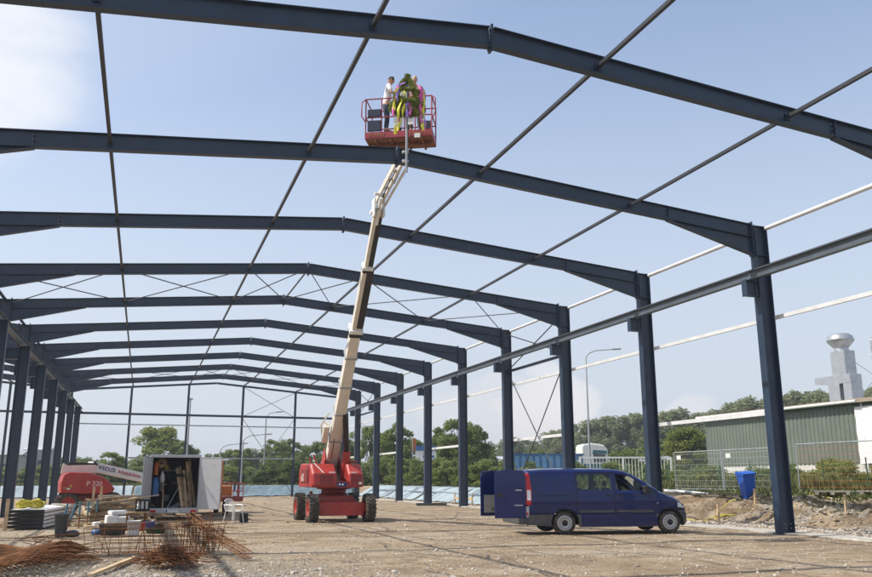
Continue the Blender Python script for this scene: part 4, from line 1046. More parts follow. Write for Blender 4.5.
    for s in (1, -1):
        tr.append([(V((0, 0, 1.02)), (.158, .118)), (V((0, 0, .94)), (.166, .124)), (V((s * .10, 0, .88)), .106), (V((s * .12, .03, .50)), .076), (V((s * .13, -.01, .12)), .058)])
    skin_obj('trousers', tr, M[trousers], root)
    shb = [[(V((s * .13, -.05, .055)), (.048, .045)), (V((s * .14, .06, .05)), (.048, .04)), (V((s * .15, .18, .035)), (.045, .03))] for s in (1, -1)]
    skin_obj('shoes', shb, M['hair_dark'], root, 1)
    return root
def in_basket(x, y): v = BM @ Vector((x, y, .255)); return (v.x + 1.25, v.y + 33.9, v.z)
person(in_basket(.58, .30), R(-105), 'man with dark hair in a white t-shirt at the left in the lift basket', 'shirt_white', 'jeans', 'hair_dark', 1.97, lhand=(.16, .40, 1.22), rhand=(-.30, .22, 1.12), look=R(12), nod=R(-22), lean=.06, sleeve=.42)
person(in_basket(1.50, .32), R(150), 'pale haired person in a reddish shirt at the right in the lift basket', 'shirt_check', 'khaki', 'hair_blond', 1.86, lhand=(.26, .35, 1.10), rhand=(-.25, .35, 1.12), look=R(20), nod=R(-18), lean=.05, sleeve=.42)
person(in_basket(1.10, .55), R(170), 'person almost hidden behind the tip of the green wreath', 'shirt_grey', 'jeans', 'hair_dark', 1.93, lhand=(.24, .36, 1.12), rhand=(-.22, .38, 1.12), nod=R(-10), sleeve=.42)

# ------------------------------------------------------------------ topping-out wreath on its pole
pole = empty('wreath_pole', (.20, 20.72, 9.95), 0, 'thin grey pole clamped to the ridge of the steel frame, carrying the green wreath', 'pole')
part('pole_tube', M['lampgrey'], pole, lambda b: b.tube([(0, 0, 0), (0, 0, 2.75)], .034, 10))
part('clamp', M['galv'], pole, lambda b: (b.box((-.02, .06, .35), (.16, .1, .06)), b.box((-.02, .06, .62), (.16, .1, .06))))
part('guy_wire', M['galv'], pole, lambda b: (b.tube([(0, 0, .3), (-.08, .1, -.05), (-.25, .3, -.35)], .007, 5), b.tube([(0, 0, .5), (-.02, .1, -.1), (-.32, .3, -.15)], .007, 5)))
wr = empty('topping_out_wreath', (.20, 20.70, 11.86), 0, 'green fir crown hung with coloured ribbons at the top of the ridge pole', 'wreath')
wr.scale = (.86, .86, .83)
def fir(pts, r, n, seed):
    rng = np.random.RandomState(seed); pts = np.array(pts); seg = rng.randint(0, len(pts) - 1, n); t = rng.rand(n, 1)
    P = pts[seg] * (1 - t) + pts[seg + 1] * t; d = pts[seg + 1] - pts[seg]; d /= np.linalg.norm(d, axis=1)[:, None] + 1e-9
    o = rng.normal(size=(n, 3)); o -= (o * d).sum(1)[:, None] * d; o /= np.linalg.norm(o, axis=1)[:, None]
    dirn = o * 1.0 + d * rng.uniform(.2, .9, (n, 1)); dirn /= np.linalg.norm(dirn, axis=1)[:, None]
    b0 = P + o * r * rng.uniform(.1, .75, (n, 1)); ln = r * rng.uniform(.5, .95, (n, 1)); sd = np.cross(dirn, rng.normal(size=(n, 3))); sd /= np.linalg.norm(sd, axis=1)[:, None]; sd *= .010
    v = np.stack([b0 - sd, b0 + sd, b0 + dirn * ln + sd * .3, b0 + dirn * ln - sd * .3], 1).reshape(-1, 3)
    return v
def garland(name, pts, r, n, seed):
    v = fir(pts, r, n, seed); me = bpy.data.meshes.new(name); me.from_pydata(v.tolist(), [], np.arange(len(v)).reshape(-1, 4).tolist()); me.materials.append(M['fir'])
    core = MB(); core.tube([tuple(p) for p in pts], r * .42, 7)
    bmj = bmesh.new(); bmj.from_mesh(me); t = core.build('t', M['fir'], None); bmj.from_mesh(t.data); bmj.to_mesh(me); bmj.free(); C.objects.unlink(t); bpy.data.objects.remove(t)
    o = bpy.data.objects.new(name, me); C.objects.link(o); o.parent = wr; return o
ring = lambda rad, z, n=28: [(rad * math.cos(6.2832 * i / n), rad * math.sin(6.2832 * i / n), z + .02 * math.sin(i * 2.1)) for i in range(n + 1)]
garland('ring', ring(.47, .02), .125, 5200, 1)
garland('ring', ring(.40, .52), .075, 2200, 2)
for k in range(4):
    a = R(20 + 90 * k); garland('arch', [(math.cos(a) * r_, math.sin(a) * r_, z_) for r_, z_ in ((.47, .02), (.475, .25), (.42, .48), (.30, .72), (.17, .92), (.04, 1.10))], .085, 1900, 5 + k)
garland('tip', [(0, 0, .95), (0, 0, 1.12), (.01, 0, 1.25)], .085, 900, 12)
def ribbon(pts, m, w=.05):
    b = MB(); pts = [Vector(p) for p in pts]; n = 26
    def at_(t):
        t *= len(pts) - 1; i = min(int(t), len(pts) - 2); f = t - i; p0 = pts[max(0, i - 1)]; p1 = pts[i]; p2 = pts[i + 1]; p3 = pts[min(len(pts) - 1, i + 2)]
        return .5 * ((2 * p1) + (p2 - p0) * f + (2 * p0 - 5 * p1 + 4 * p2 - p3) * f * f + (3 * p1 - p0 - 3 * p2 + p3) * f ** 3)
    def fn(i, j):
        t = j / (n - 1); p = at_(t); a = 1.1 * math.sin(t * 7 + pts[0].x * 9) ; return p + Vector((math.cos(a), math.sin(a) * .8, 0)) * w * (i - .5) * 1.25 + Vector((.02 * math.sin(t * 14), .02 * math.cos(t * 11), 0))
    b.grid(2, n, fn); b.build('ribbon', M[m], wr, solid=.002)
RB = [([(-.34, -.44, .10), (-.42, -.50, -.3), (-.50, -.52, -.8), (-.56, -.5, -1.25)], 'rib_yellow'), ([(.40, -.40, .10), (.42, -.46, -.35), (.38, -.48, -.95)], 'rib_yellow'), ([(.34, -.42, .30), (.30, -.48, -.2), (.34, -.5, -.7)], 'rib_pink'),
      ([(-.22, -.30, .78), (-.42, -.36, .55), (-.52, -.38, .2), (-.56, -.38, -.25), (-.60, -.36, -.52)], 'rib_pink'),
      ([(-.30, -.32, .70), (-.47, -.38, .42), (-.53, -.40, .05), (-.57, -.40, -.35)], 'rib_yellow'),
      ([(-.18, -.30, .80), (-.36, -.37, .60), (-.45, -.40, .3), (-.49, -.40, 0)], 'rib_purple'),
      ([(-.26, -.46, .02), (-.28, -.50, -.35), (-.36, -.50, -.75), (-.48, -.48, -1.1)], 'rib_yellow'),
      ([(-.16, -.50, .0), (-.16, -.52, -.3), (-.14, -.52, -.62)], 'rib_purple'), ([(-.08, -.50, .0), (-.06, -.54, -.3), (-.08, -.54, -.5)], 'rib_pink'),
      ([(.24, -.30, .80), (.34, -.38, .6), (.30, -.42, .3), (.14, -.46, .05)], 'rib_pink'), ([(.26, -.28, .78), (.40, -.36, .55), (.38, -.42, .2), (.32, -.44, -.15)], 'rib_pink'),
      ([(.30, -.26, .75), (.46, -.34, .5), (.46, -.38, .1), (.40, -.40, -.5)], 'rib_purple'), ([(.28, -.28, .74), (.44, -.36, .5), (.44, -.40, .15), (.38, -.42, -.45), (.42, -.42, -.72)], 'rib_yellow'),
      ([(.52, -.12, .0), (.56, -.16, -.35), (.54, -.18, -.7)], 'rib_purple'), ([(.50, -.14, .0), (.50, -.18, -.4), (.46, -.2, -.78)], 'rib_yellow'), ([(.54, -.1, .1), (.58, -.14, -.4), (.56, -.15, -.8)], 'rib_pink')]
for p, m in RB: ribbon(p, m, .078)
part('bauble', M['rib_white'], wr, lambda b: b.lathe([(0, -.11), (.06, -.09), (.1, -.03), (.1, .03), (.06, .09), (0, .11)], (-.24, -.34, .32), n=16))
part('bow', M['rib_yellow'], wr, lambda b: (b.tube([(-.24, -.44, .42), (-.2, -.46, .32), (-.24, -.44, .22)], .02), b.tube([(-.3, -.42, .36), (-.26, -.45, .3)], .02)))

# ------------------------------------------------------------------ left lift
l2 = empty('boom_lift', (-8.7, 45.6, 0), R(8), 'red lift with its long white lettered boom lowered, behind the timber pile', 'boom lift')
def l2p(name, m, fn, bevel=.02, par=l2): return part(name, M[m], par, fn, bevel)
def hood2(b):
    pr = [(-1.25, .98), (-1.27, 1.50), (-1.17, 1.86), (-.95, 1.97), (-.05, 1.95), (.55, 1.78), (.98, 1.48), (1.20, 1.18), (1.12, 1.0), (.8, .93)]
    n = len(pr); vs = []
    for y, s in ((-1.15, .965), (-1.05, 1), (1.0, 1), (1.1, .96)):
        for x, z in pr: vs.append((x * s, y, 1.45 + (z - 1.45) * s))
    fs = [tuple(range(n)), tuple(range(4 * n - 1, 3 * n - 1, -1))]
    for k in range(3): fs += [(k * n + i, (k + 1) * n + i, (k + 1) * n + (i + 1) % n, k * n + (i + 1) % n) for i in range(n)]
    b.add(vs, fs)
h2 = l2p('hood', 'red', hood2)
text_obj('lettering', 'P 320', .32, M['text_pale'], h2, Matrix.Translation((-.12, -1.156, 1.32)) @ Matrix.Rotation(R(90), 4, 'X'))
part('sticker', M['yellow'], h2, lambda b: (b.box((-.80, -1.15, 1.32), (.09, .012, .09)), b.box((-1.02, -1.15, 1.22), (.26, .012, .03))))
part('sticker', M['white_paint'], h2, lambda b: b.box((-.9, -1.15, 1.18), (.14, .012, .07)))
l2p('chassis', 'red_dark', lambda b: (b.box((.1, 0, .62), (2.6, 1.3, .45)), b.box((.75, -.75, .66), (.75, .3, .66)), b.lathe([(.6, .8), (.6, 1.0)], (0, 0, 0), n=24, cap=True)))
for x in (-.75, 1.25):
    for y in (-1, 1): wheel(l2, (x - .1, y * .98, .50), (0, y, 0), .50, .36, lug=True)
def boom2(b):
    b.prism([(-1.35, 2.05), (-1.15, 2.55), (.3, 2.40), (.5, 2.12), (-.2, 2.05)], .1, .55, 'xz')
l2p('boom_head', 'cream', lambda b: (b.prism([(-1.22, 1.90), (-1.15, 2.42), (-.95, 2.30), (.35, 2.34), (.45, 1.95)], .17, .22, 'xz'), b.prism([(-1.22, 1.90), (-1.15, 2.42), (-.95, 2.30), (.35, 2.34), (.45, 1.95)], .62, .67, 'xz')), .01)
l2p('boom_cover', 'black', lambda b: b.prism([(-1.0, 2.40), (-.7, 2.46), (.5, 2.42), (.4, 2.30), (-.9, 2.28)], .22, .62, 'xz'), .01)
A2 = Vector((.1, .42, 2.28)); B2 = Vector((8.3, 7.5, .72)); d2 = (B2 - A2)
l2p('boom', 'white_paint', lambda b: b.beam(A2, A2 + d2 * .72, .36, .46), .015)
l2p('boom_section', 'cream', lambda b: b.beam(A2 + d2 * .70, B2, .26, .32), .01)
l2p('boom_band', 'black', lambda b: b.beam(A2 + d2 * .005, A2 + d2 * .018, .38, .50), .003)
_d, _s, _u = basis(d2)
_n = _s if _s.y < 0 else -_s
def on_boom(t, off): 
    o = A2 + d2 * t + _n * .185 - _u * off
    return Matrix.Translation(o) @ Matrix((( _d.x, _u.x, _n.x, 0), (_d.y, _u.y, _n.y, 0), (_d.z, _u.z, _n.z, 0), (0, 0, 0, 1)))
text_obj('lettering', 'WEIDLER', .30, M['text_blue'], l2, on_boom(.035, .09))
text_obj('lettering', 'Arbeitsbühnen', .30, M['text_red'], l2, on_boom(.165, .09))
b2 = l2p('basket', 'red_dark', lambda b: (b.box((9.1, 8.3, .32), (1.5, 1.0, .10)), b.box((9.1, 7.79, .46), (1.5, .03, .22))), 0)
def rails2(b):
    for y in (7.8, 8.8):
        for z in (.9, 1.4): b.tube([(8.35, y, z), (9.85, y, z)], .03, 6)
        for x in (8.35, 8.72, 9.1, 9.48, 9.85): b.tube([(x, y, .35), (x, y, 1.4)], .03, 6)
    for x in (8.35, 9.85):
        for z in (.9, 1.4): b.tube([(x, 7.8, z), (x, 8.8, z)], .03, 6)
part('railing', M['red'], b2, rails2); part('control_box', M['black'], b2, lambda b: b.box((8.75, 7.85, .85), (.3, .15, .3))); part('hanging_bag', M['jeans'], b2, lambda b: b.box((9.3, 7.85, 1.2), (.12, .12, .5)))

# ------------------------------------------------------------------ van
VL, VH, VWD = 5.02, 1.93, .95
roofp = [(-.02, 1.55), (0, 1.80), (.06, 1.90), (.5, 1.93), (1.6, 1.95), (2.7, 1.94), (3.05, 1.89), (3.35, 1.76), (3.75, 1.52), (4.10, 1.27), (4.35, 1.17), (4.65, 1.06), (4.86, .93), (4.97, .75), (5.02, .55), (5.0, .34), (4.93, .25)]
VX0, VY0 = 4.87, 24.0
van = empty('van', (VX0, VY0, 0), R(-8), 'dark blue van with both rear doors standing open, parked by the right columns', 'van')
van.scale = (1.045, 1.03, .985)
WX1, WX2, WRR = 1.12, 4.36, .345
vy = -0.0
def topz(x):
    return float(np.interp(x, [p[0] for p in roofp], [p[1] for p in roofp]))
def yw(x, z):
    """half width of the body"""
    y = VWD
    y -= .12 * max(0, (z - 1.1) / .85) ** 1.25
    y -= .03 * max(0, (.55 - z) / .4) ** 2
    y += .012 * math.exp(-((z - .98) / .05) ** 2)
    t = max(0.0, topz(x) - z); 
    if t < .13 and x < 4.9: y -= .10 * (1 - math.sqrt(max(0, 1 - ((.13 - t) / .13) ** 2)))
    f = max(0, (x - 3.9) / 1.12); y -= .30 * f ** 2.6
    r_ = max(0, (.10 - x) / .12); y -= .03 * r_ ** 2
    return y
def arch(cx, r, n=14): return [(cx + r * math.cos(a), WRR + r * math.sin(a)) for a in np.linspace(math.pi + .24, -.24, n)]
side_out = [(-.02, .30)] + [(-.02, 1.55)] + roofp[1:] + [(4.82, .22)] + [(p[0], p[1]) for p in arch(WX2, .42)[::-1]] + [(WX2 - .45, .22), (WX1 + .45, .22)] + [(p[0], p[1]) for p in arch(WX1, .42)[::-1]] + [(WX1 - .47, .26)]
win_f = [(2.74, 1.30), (2.72, 1.80), (3.0, 1.79), (3.18, 1.73), (3.50, 1.51), (3.56, 1.30)]
win_q = [(3.66, 1.30), (3.63, 1.44), (3.78, 1.36), (4.02, 1.21), (3.70, 1.21)]
win_r = [(1.53, 1.31), (1.53, 1.80), (2.56, 1.81), (2.58, 1.32)]
def rounded(poly, r=.05, n=3):
    out = []; N = len(poly)
    for i in range(N):
        p = Vector(poly[i]); a = Vector(poly[i - 1]); b = Vector(poly[(i + 1) % N]); da = (a - p); db = (b - p); rr = min(r, da.length * .4, db.length * .4)
        p0 = p + da.normalized() * rr; p1 = p + db.normalized() * rr
        for k in range(n + 1): t = k / n; q = p0 * (1 - t) ** 2 + p * 2 * t * (1 - t) + p1 * t * t; out.append((q.x, q.y))
    return out
def panel_mesh(outline, holes, side, xs, zs, off=0.0, zcut=None):
    polys = [[Vector((x, z, 0)) for x, z in outline]] + [[Vector((x, z, 0)) for x, z in h] for h in holes]
    tris = tessellate_polygon(polys); flat = [v for p in polys for v in p]
    bm = bmesh.new(); vs = [bm.verts.new((v.x, 0, v.y)) for v in flat]
    for t in tris:
        try: bm.faces.new([vs[i] for i in t])
        except ValueError: pass
    for x in xs: bmesh.ops.bisect_plane(bm, geom=bm.verts[:] + bm.edges[:] + bm.faces[:], plane_co=(x, 0, 0), plane_no=(1, 0, 0))
    for z in zs: bmesh.ops.bisect_plane(bm, geom=bm.verts[:] + bm.edges[:] + bm.faces[:], plane_co=(0, 0, z), plane_no=(0, 0, 1))
    for x in np.arange(3.05, 4.9, .1): pass
    if zcut:
        lo, hi = zcut; kill = [f for f in bm.faces if not (lo <= f.calc_center_median().z <= hi)]
        bmesh.ops.delete(bm, geom=kill, context='FACES')
    for v in bm.verts: v.co.y = side * (yw(v.co.x, v.co.z) + off)
    bmesh.ops.recalc_face_normals(bm, faces=bm.faces)
    s = sum(f.normal.y * f.calc_area() for f in bm.faces)
    if s * side < 0: bmesh.ops.reverse_faces(bm, faces=bm.faces)
    return bm
xs_ = list(np.arange(.06, 5.0, .11)); zs_ = [.3, .4, .5, .6, .7, .8, .9, .94, .98, 1.02, 1.1, 1.2, 1.3, 1.4, 1.5, 1.6, 1.7, 1.76, 1.8, 1.83, 1.86, 1.89, 1.91]
bmv = bmesh.new()
for s in (-1, 1):
    pm = panel_mesh(side_out, [rounded(win_f), rounded(win_q, .03), rounded(win_r)], s, xs_, zs_, zcut=(.62, 9))
    me = bpy.data.meshes.new('t'); pm.to_mesh(me); pm.free(); bmv.from_mesh(me)
# roof / hood / front strip with a windscreen gap
vb = MB()
sx = [p for p in roofp]
def strip(pts, out, lead=12):
    n = len(pts)
    def fn(i, j):
        x, z = pts[j]; w = yw(x, z) ; t = -1 + 2 * i / lead; crown = .035 * (1 - t * t)
        if x > 4.5: return Vector((x + .05 * (1 - t * t) , t * w, z))
        return Vector((x, t * w, z + crown * (1 if x < 4.6 else 0)))
    out.grid(lead + 1, n, fn)
dens = []
for (x0, z0), (x1, z1) in zip(roofp[:-1], roofp[1:]):
    for t in (0, .25, .5, .75): dens.append((x0 + (x1 - x0) * t, z0 + (z1 - z0) * t))
dens.append(roofp[-1])
strip([p for p in dens if p[0] < 3.09 and p[1] > 1.82], vb); strip([p for p in dens if p[0] >= 4.06 and p[1] > .60], vb)
t = vb.build('t', M['van_blue'], None); bmv.from_mesh(t.data); C.objects.unlink(t); bpy.data.objects.remove(t)
bmesh.ops.remove_doubles(bmv, verts=bmv.verts, dist=.002)
me = bpy.data.meshes.new('body'); bmv.to_mesh(me); bmv.free(); me.materials.append(M['van_blue']); me.polygons.foreach_set('use_smooth', [True] * len(me.polygons))
vbody = bpy.data.objects.new('body', me); C.objects.link(vbody); vbody.parent = van
sm = vbody.modifiers.new('solid', 'SOLIDIFY'); sm.thickness = .03; sm.offset = -1
# lower grey cladding
bmt = bmesh.new()
for s in (-1, 1):
    pm = panel_mesh(side_out, [], s, xs_, zs_, off=.006, zcut=(0, .62)); me = bpy.data.meshes.new('t'); pm.to_mesh(me); pm.free(); bmt.from_mesh(me)
vb = MB(); strip([p for p in dens if p[0] > 4.5 and p[1] <= .62], vb)
t = vb.build('t', M['van_grey'], None); bmt.from_mesh(t.data); C.objects.unlink(t); bpy.data.objects.remove(t)
me = bpy.data.meshes.new('trim'); bmt.to_mesh(me); bmt.free(); me.materials.append(M['van_grey']); me.materials.append(M['van_blue'])
me.polygons.foreach_set('material_index', [1 if (1.60 < p.center.x < 3.95 and p.center.z > .24) else 0 for p in me.polygons])
tr_ = bpy.data.objects.new('lower_panel', me); C.objects.link(tr_); tr_.parent = van
sm = tr_.modifiers.new('solid', 'SOLIDIFY'); sm.thickness = .03; sm.offset = -1
def vp(name, m, fn, bevel=0, par=van): return part(name, M[m], par, fn, bevel)
vp('floor', 'dark', lambda b: (b.box((2.3, 0, .42), (4.4, 1.5, .06)), b.box((2.3, 0, .33), (4.0, .9, .14)), b.box((3.95, 0, .75), (.06, 1.7, .7)), b.box((WX1, -.70, .68), (.9, .35, .05)), b.box((WX1, .70, .68), (.9, .35, .05)), b.box((WX2, -.70, .74), (.9, .35, .05)), b.box((WX2, .70, .74), (.9, .35, .05))))
vp('dashboard', 'dark', lambda b: (b.box((3.75, 0, 1.05), (.5, 1.62, .30)), b.tube([(3.42, .38 + .19 * math.cos(a), 1.22 + .19 * math.sin(a)) for a in np.linspace(0, 6.283, 20)], .016, 6)), .02)
def seats(b):
    for x, y in ((2.85, .42), (2.85, -.42), (1.95, .45), (1.95, 0), (1.95, -.45)):
        b.box((x, y, .80), (.48, .44, .16)); b.box((x - .26, y, 1.10), (.14, .44, .56)); b.box((x - .29, y, 1.50), (.09, .24, .17))
vp('seat', 'grey_fabric', seats, .04)
vp('partition', 'dark', lambda b: b.box((1.45, 0, 1.1), (.03, 1.6, 1.3)))
def pane(name, poly, s, off=-.012):
    pm = panel_mesh(poly, [], s, [2, 2.3, 3.2, 3.4], [1.4, 1.5, 1.6, 1.7], off=off); me = bpy.data.meshes.new(name); pm.to_mesh(me); pm.free(); me.materials.append(M['glass']); o = bpy.data.objects.new(name, me); C.objects.link(o); o.parent = vbody
for s in (-1, 1):
    for w in (win_f, win_q, win_r): pane('window', rounded(w), s)
    # black gaskets and pillar trims as thin frames
vb = MB(); strip([p for p in dens if 3.05 <= p[0] <= 4.12], vb); vb.build('windscreen', M['glass'], vbody)
def seam(b):
    for s in (-1,):
        def ln(pts, w=.012):
            for (xa, za), (xb, zb) in zip(pts[:-1], pts[1:]):
                n = max(1, int(abs(zb - za) / .1) + int(abs(xb - xa) / .15))
                for k in range(n):
                    t0, t1 = k / n, (k + 1) / n; x0, z0, x1, z1 = xa + (xb - xa) * t0, za + (zb - za) * t0, xa + (xb - xa) * t1, za + (zb - za) * t1
                    b.beam((x0, s * (yw(x0, z0) + .003), z0), (x1, s * (yw(x1, z1) + .003), z1), .008, w, up=(1, 0, 0) if abs(za - zb) < .1 else (0, 1, 0))
        for s in (-1, 1):
            ln([(2.66, .30), (2.66, 1.84)]); ln([(1.48, .66), (1.48, 1.84)]); ln([(3.88, .30), (3.90, 1.05), (3.60, 1.18)]); ln([(.35, 1.16), (1.48, 1.16)], .03); ln([(1.48, 1.84), (2.66, 1.85)])
vp('door_seam', 'black', seam, par=vbody)
for s in (-1, 1):
    for x0, x1 in ((1.56, 2.62), (2.70, 3.84)): vp('rub_strip', 'van_grey', lambda b: b.beam((x0, s * (yw((x0 + x1) / 2, .68) + .008), .68), (x1, s * (yw((x0 + x1) / 2, .68) + .008), .68), .02, .075), .004, vbody)
vp('door_handle', 'black', lambda b: [b.box((x, s * (yw(x, 1.16) + .018), 1.17), (.17, .03, .035)) for s in (-1, 1) for x in (2.80, 2.48)] and None, .006, vbody)
vp('badge', 'hub', lambda b: b.box((3.98, -yw(3.98, .9) - .006, .92), (.05, .01, .03)), 0, vbody)
for s in (-1, 1):
    vp('mirror', 'black', lambda b: (b.box((3.60, s * (VWD + .06), 1.33), (.13, .20, .24)), b.box((3.62, s * (VWD - .04), 1.24), (.08, .14, .06))), .03)
    tl = vp('tail_lamp', 'lamp_red', lambda b: b.grid(4, 12, lambda i, j: Vector(((-.03, .03, .10, .155 - .05 * abs(j - 5) / 6)[i], s * (yw(.05 + i * .03, .90 + j * .085) + (-.012, .010, .010, .0)[i]), .88 + j * .085))))
    vp('lamp_lens', 'lamp_white', lambda b: b.grid(3, 5, lambda i, j: Vector(((.0, .05, .11)[i], s * (yw(.06, 1.0 + j * .07) + .014), 1.02 + j * .075))), par=tl)
    vp('headlamp', 'lamp_white', lambda b: b.grid(7, 4, lambda i, j: Vector((4.66 + i * .042, s * (yw(4.66 + i * .042, .78 + j * .05) + .006), .76 + j * .035 + .012 * (6 - i) * (1 if j > 1 else .4)))))
    for x in (WX1, WX2):
        w = wheel(van, (x, s * .80, WRR - .005), (0, s, 0), WRR, .21, lug=False, rimc='hub')
        hb = MB(); hb.lathe([(.235, .085), (.225, .112), (.20, .108), (.12, .118), (.10, .108), (0, .108)], (x, s * .80, WRR - .005), (0, s, 0), 28)
        rim = hb.build('hub_cap', M['hub'], w)
        hs = MB()
        hs.lathe([(.085, .117), (.085, .121), (0, .121)], (x, s * .80, WRR - .005), (0, s, 0), 20)
        for k in range(14):
            a = 6.283 * k / 14; c0 = Vector((x + .165 * math.cos(a), s * .80, WRR - .005 + .165 * math.sin(a))); hs.beam(c0 + Vector((0, s * .100, 0)), c0 + Vector((0, s * .117, 0)), .026, .034, up=(math.cos(a), 0, math.sin(a)))
        hs.build('vent_hole', M['black'], w)
        ar = MB(); ar.grid(17, 2, lambda i, j: Vector((x + .43 * math.cos(math.pi * (i / 16 * 1.1 - .05)), s * (.90 - .32 * j), WRR + .43 * math.sin(math.pi * (i / 16 * 1.1 - .05))))); ar.build('wheel_well', M['black'], tr_)
vp('bumper', 'van_grey', lambda b: b.box((-.10, 0, .42), (.24, 1.86, .22)), .04)
vp('bumper_reflector', 'lamp_red', lambda b: [b.box((-.0, s * .94, .62), (.05, .02, .09)) for s in (-1, 1)] and None, 0)
vp('bumper_corner', 'alu', lambda b: [b.prism([(-.15, .52), (.06, .52), (.06, .86), (-.02, .84)], s * .90, s * .945, 'xz') for s in (-1, 1)] and None, .01)
# rear doors, hinged at the corners, swung open
for s, ang in ((-1, R(172)), (1, R(174))):
    Th = Matrix.Translation((-.03, s * .93, 0)) @ Matrix.Rotation(s * -R(0) + (ang if s < 0 else -ang), 4, 'Z')
    def dr(b):
        pts = [(0, .50), (.90, .50), (.90, 1.70), (.86, 1.88), (.60, 1.92), (.06, 1.90), (0, 1.7)]
        b.prism(pts, -.02, .03, 'xz', T=Th)
    d_ = vp('rear_door', 'van_blue', dr, .012)
    oy = -.028 if s < 0 else .038
    iy = .036 if s < 0 else -.026
    # inner side faces: near door's outer face looks at the viewer; far door shows its lining
    def lin(b):
        b.prism([(.10, .62), (.80, .62), (.80, 1.18), (.10, 1.18)], (.031 if s < 0 else -.03), (.040 if s < 0 else -.021), 'xz', T=Th)
    # the rotated frame flips y, so the lining goes on the face towards the other door
    def lin2(b):
        y0, y1 = (-.035, -.021) if s < 0 else (.031, .045)
        b.prism([(.10, .60), (.80, .60), (.80, 1.15), (.10, 1.15)], y0, y1, 'xz', T=Th)
    vp('door_lining', 'liner', lin2, 0, d_)
    def vent_(b):
        y0, y1 = (-.039, -.034) if s < 0 else (.044, .049)
        for q in range(2):
            for r_ in range(4): b.prism([(.22 + q * .2, .66 + r_ * .03), (.36 + q * .2, .66 + r_ * .03), (.36 + q * .2, .675 + r_ * .03), (.22 + q * .2, .675 + r_ * .03)], y0, y1, 'xz', T=Th)
    vp('vent_slot', 'black', vent_, 0, d_)
    def hnd(b):
        y0, y1 = (.031, .06) if s < 0 else (-.05, -.021)
        b.prism([(.66, 1.14), (.84, 1.12), (.84, 1.20), (.70, 1.22)], y0, y1, 'xz', T=Th)
    vp('door_handle', 'black', hnd, .005, d_)
    def bdg(b):
        y0, y1 = (.031, .035) if s < 0 else (-.025, -.021)
        b.prism([(.12, 1.30), (.30, 1.30), (.30, 1.335), (.12, 1.335)], y0, y1, 'xz', T=Th); b.prism([(.10, .86), (.34, .86), (.34, .89), (.10, .89)], y0, y1, 'xz', T=Th)
    vp('badge', 'hub', bdg, 0, d_)

# ------------------------------------------------------------------ trailer with its load
trl = empty('box_trailer', (-4.85, 36.0, 0), R(-2), 'grey box trailer with both rear doors open, full of boards and tools', 'trailer')
def tp(name, m, fn, bevel=.008, par=trl): return part(name, M[m], par, fn, bevel)
TW, TH0, TH1, TL = .93, .42, 2.56, 3.6
tp('body', 'trailer_grey', lambda b: (b.box((-TW, TL / 2, 1.49), (.04, TL, 2.14)), b.box((TW, TL / 2, 1.49), (.04, TL, 2.14)), b.box((0, TL, 1.49), (1.82, .04, 2.14)), b.box((0, TL / 2, 2.555), (1.9, TL + .02, .04)), b.box((0, TL / 2, .42), (1.86, TL, .06))))
tp('frame_edge', 'alu', lambda b: (b.box((0, -.01, 2.55), (1.96, .06, .12)), b.box((-.95, -.01, 1.48), (.06, .06, 2.1)), b.box((.95, -.01, 1.48), (.06, .06, 2.1)), b.box((0, -.01, .40), (1.96, .07, .20))), .01)
tp('shade_lining', 'interior_shade', lambda b: (b.box((-TW + .03, TL / 2, 1.48), (.012, TL - .1, 2.05)), b.box((TW - .03, TL / 2, 1.48), (.012, TL - .1, 2.05)), b.box((0, TL - .04, 1.48), (1.78, .012, 2.05)), b.box((0, TL / 2, 2.52), (1.8, TL - .1, .012)), b.box((0, TL / 2, .46), (1.8, TL - .1, .012))), 0)  # dark sheets added inside the body to stand in for interior shade
for i_ in range(16):
    q_ = random.Random(i_); tp('hung_tool', ('black', 'wood', 'dark_plastic', 'rust', 'galv_dull')[i_ % 5], lambda b: (b.box((q_.uniform(-.8, .2), q_.uniform(.7, 2.6), q_.uniform(.65, 2.2)), (q_.uniform(.08, .35), q_.uniform(.1, .4), q_.uniform(.12, .4)), q_.uniform(0, 1))), .01)
def tdoor(x0, a, s, lean=0):
    T = Matrix.Translation((x0, -.05, 0)) @ Matrix.Rotation(a, 4, 'Z')
    d_ = tp('rear_door', 'trailer_grey', lambda b: b.prism([(0, .46), (.93, .46), (.93, 2.50), (0, 2.50)], -.015, .015, 'xz', T=T), .006)
    def fr(b):
        for p in ([(0, .44), (.93, .44), (.93, .49), (0, .49)], [(0, 2.46), (.93, 2.46), (.93, 2.51), (0, 2.51)], [(0, .49), (.04, .49), (.04, 2.46), (0, 2.46)], [(.89, .49), (.93, .49), (.93, 2.46), (.89, 2.46)]): b.prism(p, -.022, .022, 'xz', T=T)
    tp('door_frame', 'alu', fr, 0, d_)
tdoor(.96, R(-27), 1); tdoor(-.96, R(-106), -1)
tp('tail_bar', 'alu', lambda b: b.box((0, -.08, .38), (1.9, .08, .16)))
for s in (-1, 1): tp('tail_lamp', 'lamp_red', lambda b: b.box((s * .78, -.13, .38), (.22, .03, .10)))
tp('number_plate', 'text_blue', lambda b: b.box((-.25, -.128, .38), (.05, .012, .10)), 0)
tp('number_plate', 'plate', lambda b: b.box((-.02, -.128, .38), (.42, .012, .10)), 0)
for s in (-1, 1): wheel(trl, (s * .82, 1.9, .31), (s, 0, 0), .31, .18, lug=False, rimc='hub')
tp('axle', 'black', lambda b: (b.tube([(-.8, 1.9, .31), (.8, 1.9, .31)], .04), b.beam((0, 3.6, .35), (0, 4.9, .35), .08, .1)))
def at_tr(x, y, z): v = Matrix.Rotation(R(-2), 3, 'Z') @ Vector((x, y, z)); return (v.x - 4.85, v.y + 36.0, v.z)
rr = random.Random(4)
